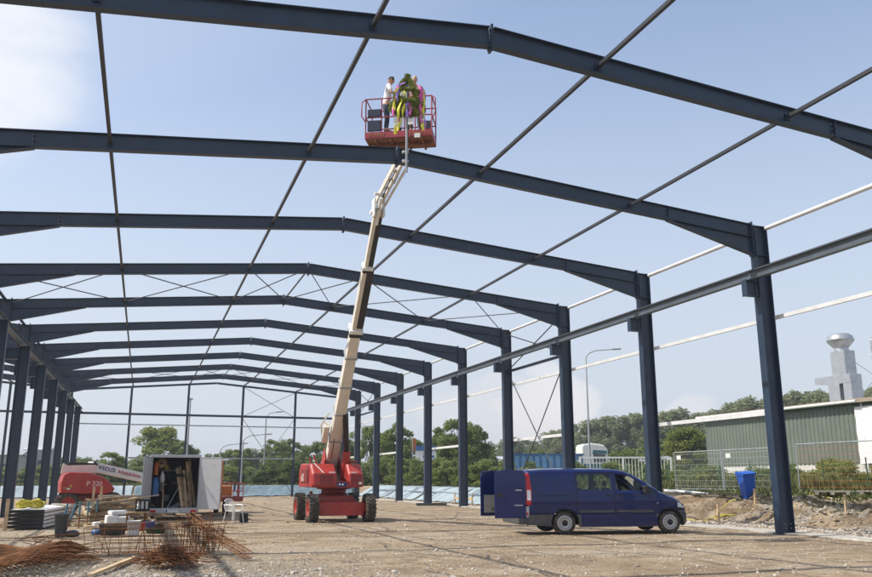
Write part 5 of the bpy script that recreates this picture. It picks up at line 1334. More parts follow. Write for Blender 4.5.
for i in range(7):
    x = .25 + i * .085; ln = rr.uniform(1.5, 2.0)
    o = part('timber_board', (M['wood_light'], M['wood'])[i % 2], None, lambda b: b.beam(at_tr(x + .1, .35 + .1 * i, .47), at_tr(x + rr.uniform(-.25, .1), 1.0, .47 + ln), .03, .10, up=(1, 0, 0)))
    tag(o, 'board leaning upright in the trailer, ' + nth(i) + 'of the seven', 'board', 'boards leaning in the trailer')
o = part('timber_board', M['wood'], None, lambda b: b.beam(at_tr(-.42, .25, .46), at_tr(-.46, .5, 1.5), .06, .05)); tag(o, 'short timber post standing left of the middle inside the trailer', 'board')
o = part('long_pipe', M['alu'], None, lambda b: b.tube([at_tr(-.25, .3, .47), at_tr(.45, 1.2, 1.9)], .018, 8)); tag(o, 'thin pale pipe leaning diagonally inside the dark trailer', 'pipe')
for i in range(4):
    o = part('metal_profile', M['alu'], None, lambda b: b.beam(at_tr(-.2 + i * .10, .15, .47 + .01 * i), at_tr(.25 + i * .12, 1.1, .72 + .05 * i), .05, .025)); tag(o, 'silvery metal profile slanting on the trailer floor, ' + nth(i) + 'of four', 'metal profile', 'metal profiles on the trailer floor')
o = part('work_jacket', M['cont_blue'], None, lambda b: b.lathe([(.03, 1.72), (.10, 1.66), (.15, 1.45), (.14, 1.2), (.17, .98), (.16, .95)], at_tr(-.76, .35, 0), n=14)); tag(o, 'blue jacket hanging at the left wall inside the trailer', 'jacket')
o = part('safety_vest', M['orange'], None, lambda b: b.lathe([(.03, 2.32), (.08, 2.25), (.10, 2.0), (.09, 1.8)], at_tr(-.78, .6, 0), n=12)); tag(o, 'orange vest hanging above the blue jacket in the trailer', 'vest')
o = part('canister', M['yellow'], None, lambda b: (b.box(at_tr(-.38, 1.4, 2.1), (.14, .12, .18)), b.box(at_tr(-.38, 1.4, 2.215), (.05, .05, .05))), .02); tag(o, 'small yellow canister on the shelf high inside the trailer', 'canister')
o = part('cable_drum', M['wood'], None, lambda b: (b.lathe([(.05, -.1), (.2, -.1), (.2, -.06), (.09, -.05), (.09, .05), (.2, .06), (.2, .1), (.05, .1)], at_tr(-.58, .7, 2.28), (0, 1, 0), 18))); tag(o, 'brown round drum hung under the trailer roof on the left', 'drum')
o = part('sack', M['white_plastic'], None, lambda b: b.lathe([(0, .0), (.09, .04), (.11, .18), (.08, .36), (.03, .46), (.05, .5)], at_tr(-.52, .9, 1.45), n=12)); tag(o, 'pale sack standing on the left shelf in the trailer', 'sack')
tp('shelf', 'wood_grey', lambda b: (b.box((-.05, 2.6, 1.4), (1.7, .9, .03)), b.box((-.60, 1.2, 1.42), (.55, 1.6, .03)), b.box((-.4, 1.6, 1.99), (.9, 1.0, .03))))

# orange truck in front of the trailer
tk = empty('truck', (-3.45, 43.6, 0), R(3), 'orange crew truck mostly hidden in front of the trailer, only its side showing', 'truck')
kp = lambda n, m, fn, bv=.02: part(n, M[m], tk, fn, bv)
kp('cab', 'orange', lambda b: (b.prism([(-1.0, .55), (-1.0, 1.45), (-.95, 2.55), (.45, 2.6), (.85, 1.6), (1.0, 1.45), (1.0, .55)], -1.02, .82, 'xz', T=Matrix.Rotation(R(90), 4, 'Z'))), .04)
kp('window', 'window', lambda b: (b.box((1.022, -.1, 2.05), (.02, 1.3, .7)), b.box((-.822, -.1, 2.05), (.02, 1.3, .7)), b.box((.1, -.99, 2.05), (1.3, .02, .6))), 0)
kp('loading_bed', 'orange', lambda b: (b.box((.1, -2.6, .95), (1.85, 3.0, .10)), b.box((-.8, -2.6, 1.15), (.04, 3.0, .36)), b.box((1.0, -2.6, 1.15), (.04, 3.0, .36)), b.box((.1, -4.1, 1.15), (1.85, .04, .36))))
kp('chassis', 'black', lambda b: b.box((.1, -1.8, .62), (.9, 4.4, .2)))
kp('mirror', 'black', lambda b: b.box((1.14, .7, 1.9), (.06, .12, .34)))
for y in (.1, -3.0):
    for s in (-1, 1): wheel(tk, (.1 + s * .82, y, .38), (s, 0, 0), .38, .22, lug=False, rimc='hub')

# white garden chair and small things by the trailer
def chair(loc, rz):
    r = empty('garden_chair', loc, rz, 'white plastic garden chair with arms standing right of the trailer', 'chair')
    p = lambda n, fn: part(n, M['white_plastic'], r, fn, .006)
    p('seat', lambda b: b.grid(5, 5, lambda i, j: Vector((-.22 + .11 * i, -.22 + .11 * j, .43 + .012 * ((i - 2) ** 2) * .5)), smooth=True)).modifiers.new('s', 'SOLIDIFY').thickness = .02
    p('backrest', lambda b: ([b.beam((x, .22, .44), (x * 1.05, .34, .84), .045, .012, up=(0, 1, 0)) for x in (-.16, -.08, 0, .08, .16)], b.tube([(-.22, .33, .80), (-.1, .35, .87), (.1, .35, .87), (.22, .33, .80)], .022)))
    for sx in (-1, 1):
        p('armrest', lambda b: b.tube([(sx * .25, .30, .66), (sx * .27, .0, .66), (sx * .26, -.2, .64)], .024))
        for sy in (-1, 1): p('leg', lambda b: b.tube([(sx * .27, sy * .26, 0), (sx * .23, sy * .2, .43), (sx * .25, sy * .21, .65)] if sy < 0 else [(sx * .27, sy * .28, 0), (sx * .22, sy * .22, .43), (sx * .24, .3, .66)], .022))
    return r
chair((-2.68, 33.7, hz(-2.7, 33.7)), R(35))
o = part('crate', M['black'], None, lambda b: (b.box((-2.28, 33.9, .17), (.30, .34, .34))), .02); tag(o, 'small black crate behind the white garden chair', 'crate')

# rubber bins, buckets, tubs
def bin_small(x, y, h, r0, r1, m, name, label, cat, lid=True, wheels=False):
    z = hz(x, y); r = empty(name, (x, y, z), 0, label, cat)
    part('body', M[m], r, lambda b: b.lathe([(0, .01), (r0 * .97, .01), (r0, .03), (r1, h * .95), (r1 * 1.08, h * .96), (r1 * 1.08, h), (r1 * .97, h), (r1 * .9, h * .9), (r0 * .9, .05), (0, .05)], n=28))
    return r
rb = bin_small(-8.27, 27.3, .62, .145, .19, 'dark_plastic', 'rubbish_bin', 'dark grey tapered bin with lid in front of the teal props', 'bin')
part('lid', M['dark_plastic'], rb, lambda b: b.lathe([(.21, .61), (.225, .63), (.17, .66), (0, .67)], n=28))
def tub(x, y, L, Wd, h, m, label, name='mortar_tub', cat='tub'):
    z = hz(x, y); b = MB(); n = 32
    prof = [(0, .01, .8), (1, .0, .8), (1, h * .95, 1), (1.06, h * .96, 1), (1.06, h, 1), (.97, h, 1), (.93, h * .5, .9), (.80, .03, .9), (0, .03, .9)]
    vs = []
    for s, zz, k in prof:
        for i in range(n):
            a = 6.2832 * i / n; cx = math.copysign(abs(math.cos(a)) ** .5, math.cos(a)); cy = math.copysign(abs(math.sin(a)) ** .5, math.sin(a)); kk = (.82 + .18 * zz / h)
            vs.append((x + cx * L / 2 * s * kk, y + cy * Wd / 2 * s * kk, z + zz))
    b.add(vs, [(j * n + i, j * n + (i + 1) % n, (j + 1) * n + (i + 1) % n, (j + 1) * n + i) for j in range(len(prof) - 1) for i in range(n)], 0, True)
    o = b.build(name, M[m], None); return tag(o, label, cat)
tub(-6.85, 27.7, .82, .55, .34, 'dark_plastic', 'black mortar tub on the ground left of the white bucket')
bk_ = bin_small(-6.25, 27.0, .42, .16, .20, 'white_plastic', 'bucket', 'white bucket with a brown print in front of the trailer', 'bucket')
part('handle', M['galv'], bk_, lambda b: b.tube([(.205 * math.cos(a), -.02 - .20 * math.sin(a), .38 - .14 * math.sin(a)) for a in np.linspace(0, math.pi, 12)], .005, 5))
part('print', M['fascia_brown'], bk_, lambda b: b.grid(7, 2, lambda i, j: Vector((.183 * math.sin(-.5 + i * .16), -.183 * math.cos(-.5 + i * .16), .20 + .05 * j)), smooth=True))
bin_small(-5.78, 29.6, .26, .14, .17, 'blue_bin', 'bucket', 'blue bucket beside the table in front of the trailer', 'bucket')
tub(-5.62, 27.9, .62, .40, .16, 'green_post', 'low dark green tray on the ground right of the white bucket', 'tray', 'tray')
bin_small(-6.05, 29.2, .24, .12, .15, 'lamp_red', 'bucket', 'small red bucket under the rusty table', 'bucket')
bin_small(-5.5, 29.0, .22, .13, .15, 'black', 'bucket', 'small black bucket right beside the blue bucket', 'bucket')
# white polystyrene blocks
for i, (x, y, z, s, a, lb) in enumerate([(-7.02, 31.6, .22, (.40, .45, .44), .2, 'white foam block at the bottom left of the small pile'), (-6.62, 31.6, .20, (.36, .45, .40), -.15, 'cream foam block at the bottom right of the small pile'), (-6.85, 31.7, .52, (.55, .45, .14), .35, 'white slab on top of the foam blocks'), (-7.5, 31.8, .11, (.26, .24, .20), .6, 'small white lump left of the foam blocks')]):
    b = MB(); b.box((x, y, z + hz(x, y)), s, a); o = b.build('foam_block', (M['white_plastic'], M['base_white'])[i == 1], None, .05); tag(o, lb, 'foam block')
# rusty table with crate on it
tb = empty('work_table', (-6.22, 29.9, hz(-6.2, 29.9)), R(4), 'rusty steel work table left of the trailer with a black crate on it', 'table')
part('table_top', M['wood'], tb, lambda b: b.box((0, 0, .56), (.62, .6, .035)), .005)
for sx in (-1, 1):
    for sy in (-1, 1): part('leg', M['rust'], tb, lambda b: b.box((sx * .28, sy * .25, .27), (.035, .035, .54)))
part('stretcher', M['rust'], tb, lambda b: (b.box((0, .25, .2), (.55, .03, .03)), b.box((0, -.25, .2), (.55, .03, .03))))
cr = empty('bottle_crate', (-6.05, 30.05, .585), R(4), 'black bottle crate with pale bottles standing on the rusty table', 'crate')
part('box', M['black'], cr, lambda b: (b.box((0, 0, .02), (.44, .32, .03)), [b.box((x, y, .2), (.03, .03, .36)) for x in (-.205, -.07, .07, .205) for y in (-.165, .165)], [b.box((0, y, z), (.44, .02, .05)) for y in (-.17, .17) for z in (.06, .36)], [b.box((x, 0, z), (.02, .36, .05)) for x in (-.21, .21) for z in (.06, .2, .36)]) and None)
part('bottles', M['white_plastic'], cr, lambda b: [b.lathe([(.04, 0), (.04, .18), (.015, .25), (.015, .31)], (x, y, .04), n=10) for x in (-.13, .0, .13) for y in (-.08, .08)] and None)

# timber pile: every board of it
wr_ = random.Random(21)
boards = []
for i in range(46):
    lay = i // 9; x = -7.15 + wr_.uniform(-1.1, 1.1) * (1 - lay * .09); y = 36.6 + wr_.uniform(-1.5, 1.3); z = .06 + lay * .16 + wr_.uniform(0, .07)
    a = wr_.choice((0.05, .15, -.1, .9, 1.3, -.5)) + wr_.uniform(-.25, .25); L = wr_.uniform(.9, 2.6); tl = wr_.uniform(-.10, .14)
    d = Vector((math.cos(a), math.sin(a), tl)) * L / 2; c = Vector((x, y, z + hz(x, y) + abs(tl) * L * .4))
    o = part('timber_board', (M['wood'], M['wood_light'], M['wood_grey'])[i % 3], None, lambda b: b.beam(c - d, c + d, wr_.choice((.10, .14, .18)), wr_.choice((.03, .045, .09))))
    tag(o, 'rough timber board in the tangled pile left of the trailer', 'board', 'boards in the tangled timber pile')
for k in range(6):
    for j in range(3):
        c = Vector((-6.3 + .03 * k + wr_.uniform(-.12, .12), 41.0 + j * .42, .08 + k * .155)); o = part('timber_beam', (M['wood'], M['wood_grey'])[(j + k) % 2], None, lambda b: b.beam(c - Vector((1.9, -.05, 0)), c + Vector((1.7, .05, 0)), .34, .13))
        tag(o, 'long timber beam in the neat stack behind the tangled pile', 'beam', 'beams in the stack beside the trailer')
for i, (x, y, a, L) in enumerate([(-7.9, 33.0, .7, 1.1), (-8.0, 33.6, .1, 1.3), (-7.6, 32.6, .5, .7), (-8.3, 34.2, -.2, 1.0), (-7.4, 32.2, 1.0, .6), (-7.9, 35, .4, 1.4), (-7.2, 34.2, -.5, 1.2), (-7.6, 36, .2, 1.5)]):
    c = Vector((x, y, .07 + hz(x, y) + .03 * (i % 3))); d = Vector((math.cos(a), math.sin(a), .05 * (i % 3))) * L / 2
    o = part('timber_offcut', M['wood_light'], None, lambda b: b.beam(c - d, c + d, .12, .05)); tag(o, 'short pale timber offcut on the ground before the tangled pile', 'offcut', 'offcuts before the timber pile')
# panel stack at the left
ps = [(-9.93, 31.6), (-8.75, 37.3)]
for k in range(5):
    z = .09 + k * .125
    o = part('sandwich_panel', M['white_paint'], None, lambda b: b.beam(Vector((-9.70, 31.4, z)), Vector((-9.15, 37.4, z)), 1.10, .085)); tag(o, 'white panel with dark end in the stack before the left columns, layer ' + ('lowest', 'second lowest', 'middle', 'second highest', 'highest')[k], 'panel', 'panels stacked by the left columns')
    part('end_profile', M['black'], o, lambda b: (b.box((-9.705, 31.375, z), (1.14, .05, .10)), [b.box((-9.705 + q, 31.345, z), (.04, .03, .10)) for q in (-.53, -.18, .18, .53)]) and None)
o = part('strap_bundle', M['yellow'], None, lambda b: [b.tube([(-9.7 + .42 * math.cos(t * 1.1 + k) * (1 - k * .07), 32.4 + .35 * math.sin(t * 1.3 + k), .67 + .10 * (math.sin(t * 2.3 + k) + 1) + .015 * k) for t in np.linspace(0, 6, 26)], .03, 6) for k in range(7)] and None); tag(o, 'tangle of yellow straps lying on the white panel stack', 'straps')
o = part('timber_board', M['wood_grey'], None, lambda b: b.beam((-9.4, 37.6, .66), (-8.35, 33.8, .72), .22, .05)); tag(o, 'grey plank lying slantwise over the far end of the panel stack', 'board')
o = part('timber_board', M['wood_light'], None, lambda b: b.beam((-8.2, 37.0, .5), (-7.9, 33.4, .35), .2, .05)); tag(o, 'pale plank leaning right of the panel stack', 'board')
o = part('wooden_stake', M['wood_light'], None, lambda b: b.beam((-10.25, 31.2, -.1), (-10.25, 31.2, 1.0), .11, .07)); tag(o, 'upright wooden stake left of the white panel stack', 'stake')
o = part('timber_board', M['wood_light'], None, lambda b: b.beam((-12.6, 31.4, .14), (-10.35, 31.3, .14), .06, .14)); tag(o, 'board lying on edge left of the upright stake', 'board')
# teal props
for i, (x0, y0, z0, x1, y1, z1, lb) in enumerate([(-8.27, 28.2, .45, -8.22, 28.3, .90, 'teal prop leaning behind the grey bin, left of the pair'), (-8.10, 28.2, .45, -7.98, 28.3, .90, 'teal prop leaning behind the grey bin, right of the pair'),
      (-8.05, 31.6, 0, -8.07, 31.6, .90, 'teal topped prop standing alone right of the grey bin'), (-7.85, 32.6, 0, -7.85, 32.6, .88, 'teal topped prop in the middle of the three upright ones'), (-7.62, 33.6, 0, -7.60, 33.6, .92, 'teal topped prop nearest the timber pile')]):
    r = empty('steel_prop', (0, 0, 0), 0, lb, 'steel prop'); a, b_ = Vector((x0, y0, z0 if z0 else 0)), Vector((x1, y1, z1)); r.location = a; dd = b_ - a
    if i < 2: a0 = Vector((0, 0, -.44)) - Vector((dd.x, dd.y, 0)) * .9
    else: a0 = Vector((0, 0, 0))
    part('lower_tube', M['rust'], r, lambda b: b.tube([a0, a0.lerp(dd, .5)], .022, 8)); part('upper_tube', M['teal'], r, lambda b: (b.tube([a0.lerp(dd, .5), dd], .032, 8)))
for i, (x, y) in enumerate([(-7.9, 36.0), (-7.65, 36.6)]):
    o = part('wooden_stake', M['wood_light'], None, lambda b: b.beam((x, y, 0), (x + .02, y, 1.35), .09, .06)); tag(o, ('left', 'right')[i] + ' one of two pale stakes before the red chassis of the left lift', 'stake')
# long bars on the ground
o = part('timber_board', M['wood_light'], None, lambda b: b.beam((-7.9, 32.0, .06), (-6.9, 30.6, .06), .08, .04)); tag(o, 'narrow batten on the ground between grey bin and foam blocks', 'board')
o = part('timber_board', M['wood_light'], None, lambda b: b.beam((-6.85, 15.9, .05 + hz(-6.8, 16)), (-6.15, 19.0, .06 + hz(-6.2, 19)), .10, .045)); tag(o, 'pale plank on the ground between the two rebar heaps', 'board')
o = part('timber_board', M['wood_light'], None, lambda b: b.beam((-5.4, 33.2, .10), (-3.9, 33.0, .10), .14, .05)); tag(o, 'board lying on the ground under the open trailer doors', 'board')
for i, (x, y, s, m, lb) in enumerate([(-7.95, 27.4, .22, 'dark_plastic', 'small dark lump of waste right of the grey bin'), (-7.3, 28.2, .2, 'cont_blue', 'small blue white bag left of the black tub'), (-4.4, 32.2, .16, 'black', 'black scrap on the ground beside the trailer wheel')]):
    b = MB(); b.lathe([(0, 0), (s * .9, .02), (s, s * .4), (s * .6, s * .8), (0, s * .9)], (x, y, hz(x, y)), n=9); o = b.build('waste_bag', M[m], None); tag(o, lb, 'waste')

# ------------------------------------------------------------------ rebar
def mat_curve(u, v, base, ex, ey, curl): pass
rm = empty('rebar_mat', (-8.25, 17.5, 0), R(0), 'heap of rusty curved reinforcement mesh on the ground at the left front', 'rebar mesh')
def mesh_layer(b, ox, oy, oz, a, nx, ny, L, Wd, bend):
    ca, sa = math.cos(a), math.sin(a)
    def P(u, v):
        x = (u - .5) * L; y = (v - .5) * Wd; z = bend * math.sin(math.pi * min(1, max(0, u * .9 + .1))) + .06 * math.sin(v * 5 + ox * 7)
        X, Y = ox + x * ca - y * sa, oy + x * sa + y * ca; return (X, Y, max(hz(X - 8.25, Y + 17.5) + .02, oz + z))
    for i in range(nx): b.tube([P(i / (nx - 1), v) for v in np.linspace(0, 1, 8)], .010, 5)
    for j in range(ny): b.tube([P(u, j / (ny - 1)) for u in np.linspace(0, 1, 10)], .008, 5)
for k in range(5):
    part('mesh_layer', M['rust'], rm, lambda b: mesh_layer(b, -.02 + .06 * k, .1 * k - .3, .04 + .035 * k, R(62 + 4 * k), 30, 9, 4.2 - .2 * k, 1.2, .12 + .035 * k))
part('loose_bars', M['rust'], rm, lambda b: [b.tube([(rr.uniform(-.2, .9), rr.uniform(.8, 2.4), rr.uniform(.05, .5)), (rr.uniform(.1, 1.5), rr.uniform(1.2, 3.0), rr.uniform(.05, .55))], .008, 5) for _ in range(26)] and None)
hp_ = empty('rebar_heap', (-5.55, 17.4, 0), 0, 'tangled heap of thin rusty bars in the front centre left', 'rebar')
def heap(b):
    for i in range(170):
        a = rr.uniform(0, 6.283); L = rr.uniform(.5, 1.25); r0 = abs(rr.gauss(0, .25)); cx, cy = r0 * math.cos(a * 3), r0 * math.sin(a * 3) * 1.3; z = rr.uniform(.03, .30) * max(.15, 1 - r0 * 1.4)
        d = Vector((math.cos(a), math.sin(a) * 1.2, rr.uniform(-.12, .3))) * L / 2; c = Vector((cx, cy, z + .04)); p0, p1 = c - d, c + d; p0.z = max(.015, p0.z); p1.z = max(.015, p1.z)
        m_ = (p0 + p1) / 2 + Vector((rr.uniform(-.08, .08), rr.uniform(-.08, .08), rr.uniform(0, .1))); b.tube([p0, m_, p1], .008, 5)
part('bars', M['rust'], hp_, heap)
cg = empty('rebar_cage', (-5.3, 20.4, 0), R(0), 'open rusty cage of stirrups and bars standing before the trailer', 'rebar cage')
cg.scale = (1, 1, .82)
def cage(b):
    for k in range(15):   # square stirrups on edge
        x = -1.5 + k * .16 + rr.uniform(-.04, .04); y = rr.uniform(-.6, .5); t = rr.uniform(-.25, .25); s = rr.uniform(.55, .80); q = rr.uniform(-.3, .3)
        c, d = math.cos(q), math.sin(q)
        pts = [(0, 0), (s, 0), (s, s * 1.0), (0, s * 1.0), (0, 0)]
        b.tube([(x + (p - s / 2) * c + t * z * .5, y + (p - s / 2) * d, .02 + z) for p, z in pts], .0075, 5)
    for k in range(16):
        z = rr.uniform(.05, .8); y = rr.uniform(-.6, .6); b.tube([(-1.8 + rr.uniform(-.2, .3), y, z), (0, y + rr.uniform(-.1, .1), z + rr.uniform(-.08, .08)), (1.3 + rr.uniform(-.3, .3), y + rr.uniform(-.2, .2), z + rr.uniform(-.2, .15))], .007, 5)
    for k in range(12):
        x = rr.uniform(-1.6, 1.2); y = rr.uniform(-.4, .5); b.tube([(x, y, .02), (x + rr.uniform(-.3, .3), y + rr.uniform(-.2, .2), rr.uniform(.5, 1.25))], .008, 5)
part('stirrups', M['rust'], cg, cage)
cg2 = empty('rebar_cage', (-4.45, 19.9, 0), R(0), 'dense ladder shaped rusty cage leaning down to the right', 'rebar cage')
def cage2(b):
    A = Vector((-.62, 1.1, .72)); Bq = Vector((.42, -1.9, .04))
    for o_ in ((0, 0, 0), (.13, .05, .0), (0, 0, .14), (.13, .05, .14)): b.tube([A + Vector(o_), A.lerp(Bq, .5) + Vector(o_) * 1.0 + Vector((0, 0, -.06)), Bq + Vector(o_)], .012, 6)
    for k in range(30):
        c = A.lerp(Bq, k / 29); c.z -= .06 * math.sin(math.pi * k / 29); b.tube([c, c + Vector((.13, .05, 0)), c + Vector((.13, .05, .14)), c + Vector((0, 0, .14)), c], .007, 4)
    for k in range(34): 
        x = rr.uniform(-.75, .1); y = rr.uniform(-.6, .9); b.tube([(x, y, .02), (x + rr.uniform(-.15, .15), y + rr.uniform(-.2, .2), rr.uniform(.35, .85))], .009, 5)
    for k in range(14):
        z = rr.uniform(.05, .75); b.tube([(-.95, rr.uniform(-.5, .8), z), (.2, rr.uniform(-.5, .8), z + rr.uniform(-.2, .2))], .007, 5)
part('bars', M['rust'], cg2, cage2)
for i, (a, b_, lb) in enumerate([((-3.85, 27.2, .05), (-4.6, 30.5, 1.5), 0), ((-3.55, 27.0, .05), (-4.35, 30.4, 1.45), 0)]):
    pass

# ------------------------------------------------------------------ right bank: bin, boards, pallet, pipe, fence
wb = empty('wheelie_bin', (17.75, 29.15, .74), R(-20), 'blue wheeled rubbish bin standing tilted on the dirt bank at the right', 'bin')
wb.scale = (.86, .9, 1.06)
wb.rotation_euler = (R(3), R(-5), R(-14))
wp = lambda n, m, fn, bv=.012, par=wb: part(n, M[m], par, fn, bv)
def wbody(b):
    lo = [(-.22, -.24), (.22, -.24), (.22, .24), (-.22, .24)]; hi = [(-.30, -.36), (.30, -.36), (.30, .34), (-.30, .34)]
    vs = [(x, y, .08) for x, y in lo] + [(x, y, 1.0) for x, y in hi]; b.add(vs, [(0, 1, 2, 3), (7, 6, 5, 4)] + [(i, i + 4, (i + 1) % 4 + 4, (i + 1) % 4) for i in range(4)])
    b.box((0, -.01, .99), (.66, .76, .05))
wbod = wp('body', 'blue_bin', wbody)
wl_ = wp('lid', 'blue_bin', lambda b: b.prism([(-.42, 1.02), (-.42, 1.06), (-.2, 1.11), (.30, 1.12), (.38, 1.08), (.40, 1.02)], -.335, .335, 'yz'))
wp('handle', 'blue_bin', lambda b: b.tube([(-.22, .36, 1.02), (-.22, .46, 1.03), (.22, .46, 1.03), (.22, .36, 1.02)], .018))
for s in (-1, 1): wp('wheel', 'black', lambda b: b.lathe([(0, -.03), (.1, -.03), (.105, 0), (.1, .03), (0, .03)], (s * .27, .24, .10), (1, 0, 0), 18), 0)
def stake_board(posts, boards_, label):
    r = empty('profile_boards', (posts[0][0], posts[0][1], hz(*posts[0][:2])), 0, label, 'board frame'); o0 = Vector(r.location)
    for x, y, h in posts: part('stake', M['wood_light'], r, lambda b: b.beam(Vector((x, y, hz(x, y) - .15)) - o0, Vector((x + .01, y, hz(x, y) + h)) - o0, .08, .06))
    for (xa, ya, za, xb, yb, zb) in boards_: part('board', M['wood_light'], r, lambda b: b.beam(Vector((xa, ya - .06, za)) - o0, Vector((xb, yb - .06, zb)) - o0, .03, .15))
    return r
stake_board([(15.75, 28.6, .72), (17.15, 28.05, .60)], [(15.7, 28.6, .40, 17.2, 28.05, .42)], 'low frame of two stakes and a board before the blue bin')
stake_board([(17.3, 23.6, .65)], [(17.2, 23.4, .45, 18.3, 22.3, .32)], 'single stake with a fallen board on the gravel right of the last column')
stake_board([(13.6, 49.9, .75), (13.4, 52.5, .75)], [(13.6, 49.9, .42, 13.4, 52.5, .42)], 'board frame before the tarp between two right wall columns')
o = part('timber_beam', M['dark_plastic'], None, lambda b: b.box((11.0, 50.2, .10), (1.9, .3, .16), R(-12))); tag(o, 'dark beam lying on the ground before the tarp behind the van doors', 'beam')
# pallets
def pallet(x, y, rz, label):
    r = empty('pallet', (x, y, hz(x, y) + .13), rz, label, 'pallet')
    part('deck', M['wood_grey'], r, lambda b: [b.box((-.54 + i * .18, 0, .135), (.13, .8 * 1.0, .022)) for i in range(7)] + [b.box((-.54 + i * .54, 0, .01), (.13, .8, .02)) for i in range(3)] + [b.box((0, q, .113), (1.2, .1, .022)) for q in (-.35, 0, .35)] and None)
    part('block', M['wood_grey'], r, lambda b: [b.box((p, q, .06), (.13, .1, .085)) for p in (-.53, 0, .53) for q in (-.35, 0, .35)] and None)
    return r
pallet(18.7, 25.6, R(-42), 'grey pallet lying on the bank top before the green hall'); pallet(19.3, 24.0, R(-50), 'grey pallet at the right edge of the photo on the bank top')
# hoses and pipe
def onb(pts, lift_=.03, n=40):
    P = []; m = len(pts)
    for t in np.linspace(0, m - 1, n): 
        i = min(int(t), m - 2); f = t - i; f = f * f * (3 - 2 * f); x = pts[i][0] * (1 - f) + pts[i + 1][0] * f + .05 * math.sin(t * 5); y = pts[i][1] * (1 - f) + pts[i + 1][1] * f; P.append((x, y, hz(x, y) + lift_))
    return P
o = part('hose', M['yellow'], None, lambda b: (b.tube(onb([(16.5, 33.0), (15.9, 31.5), (15.2, 30.3), (15.6, 29.4), (16.6, 28.6), (15.9, 29.0), (16.8, 29.9), (17.3, 29.4)]), .022, 8))); tag(o, 'yellow hose looped over the dirt bank behind the van', 'hose')
o = part('hose', M['yellow'], None, lambda b: (b.tube(onb([(18.3, 30.5), (18.9, 29.2), (18.6, 27.6), (18.2, 26.2), (18.6, 24.9)]), .022, 8))); tag(o, 'yellow hose lying along the bank top right of the blue bin', 'hose')
o = part('drain_pipe', M['galv'], None, lambda b: (b.tube([(18.1, 35.6, 1.06), (17.9, 33.4, 1.02), (17.9, 31.5, .90), (17.9, 29.9, .82)], .075, 12))); tag(o, 'pale pipe lying along the bank top behind the van nose', 'pipe')
for i, (x, y, a, L) in enumerate([(18.7, 28.2, -1.0, 2.2), (19.0, 27.2, -1.1, 1.8), (19.8, 29.0, -.8, 2)]):
    o = part('timber_board', M['wood_grey'], None, lambda b: b.beam((x - math.cos(a) * L / 2, y - math.sin(a) * L / 2, hz(x, y) + .08), (x + math.cos(a) * L / 2, y + math.sin(a) * L / 2, hz(x, y) + .1), .16, .06)); tag(o, 'grey board on the bank top behind the last column, ' + ('nearest', 'lowest', 'furthest back')[(0, 1, 2)[i]], 'board', 'grey boards on the bank top')
# clods on the right bank
def clods(b):
    r = random.Random(8)
    for _ in range(260):
        y = r.uniform(12, 34); x = r.uniform(-11, 12); s = r.uniform(.012, .045); z = hz(x, y)
        b.lathe([(0, -s * .3), (s * r.uniform(.8, 1.5), 0), (s * r.uniform(.3, .8), s * .4), (0, s * .5)], (x, y, z), (r.uniform(-.3, .3), r.uniform(-.3, .3), 1), 6, smooth=False)
    for _ in range(900):
        y = r.uniform(20, 40); x = float(foot_x(y)) + abs(r.gauss(.1, 1.1)) ; s = r.uniform(.015, .055) * (2 if r.random() < .05 else 1)
        z = hz(x, y); n = 6; pr = [(0, -s * .4), (s * r.uniform(.7, 1.2), -s * .2), (s * r.uniform(.6, 1.2), s * .2), (s * r.uniform(.2, .6), s * .5), (0, s * .6)]
        b.lathe(pr, (x, y, z), (r.uniform(-.3, .3), r.uniform(-.3, .3), 1), 6, smooth=False)
M['clod'] = mat('dirt_clod', (0.30, 0.22, 0.14), .95, 0, .3, 3)
o = part('dirt_clods', M['clod'], None, clods); tag(o, 'brown dirt clods scattered over the site floor and the right bank', 'clods', kind='stuff')

# site fence panels
def fence_panel(p0, p1, label, mesh='galv', group=None, H_=2.0):
    x0, y0 = p0; x1, y1 = p1; z = (hz(x0, y0) + hz(x1, y1)) / 2 + .05
    r = empty('fence_panel', (x0, y0, z), math.atan2(y1 - y0, x1 - x0), label, 'fence panel', group); L = math.hypot(x1 - x0, y1 - y0)
    part('frame', M['galv_dull'], r, lambda b: (b.tube([(0, 0, 0), (0, 0, H_)], .024, 8), b.tube([(L, 0, 0), (L, 0, H_)], .024, 8), b.tube([(0, 0, H_ - .02), (L, 0, H_ - .02)], .024, 8), b.tube([(0, 0, .15), (L, 0, .15)], .02, 8)))
    part('wire_mesh', M[mesh], r, lambda b: ([b.tube([(x, 0, .15), (x, 0, H_)], .0032, 4, cap=False) for x in np.arange(.12, L, .12)], [b.tube([(0, 0, z_), (L, 0, z_)], .0032, 4, cap=False) for z_ in np.arange(.3, H_, .26)]) and None)
    part('foot', M['concrete'], r, lambda b: (b.box((0, 0, -.02), (.22, .6, .14)), b.box((L, 0, -.02), (.22, .6, .14))))
    return r
f1 = fence_panel((20.0, 37.4), (20.0, 33.6), 'wire fence panel just right of the van nose')
f2 = fence_panel((20.0, 33.5), (20.0, 29.2), 'wire fence panel behind the blue bin and the last column')
for f in (f1, f2): part('sign_plate', M['white_paint'], f, lambda b: b.box((.35, .03, 1.72), (.34, .012, .20)))
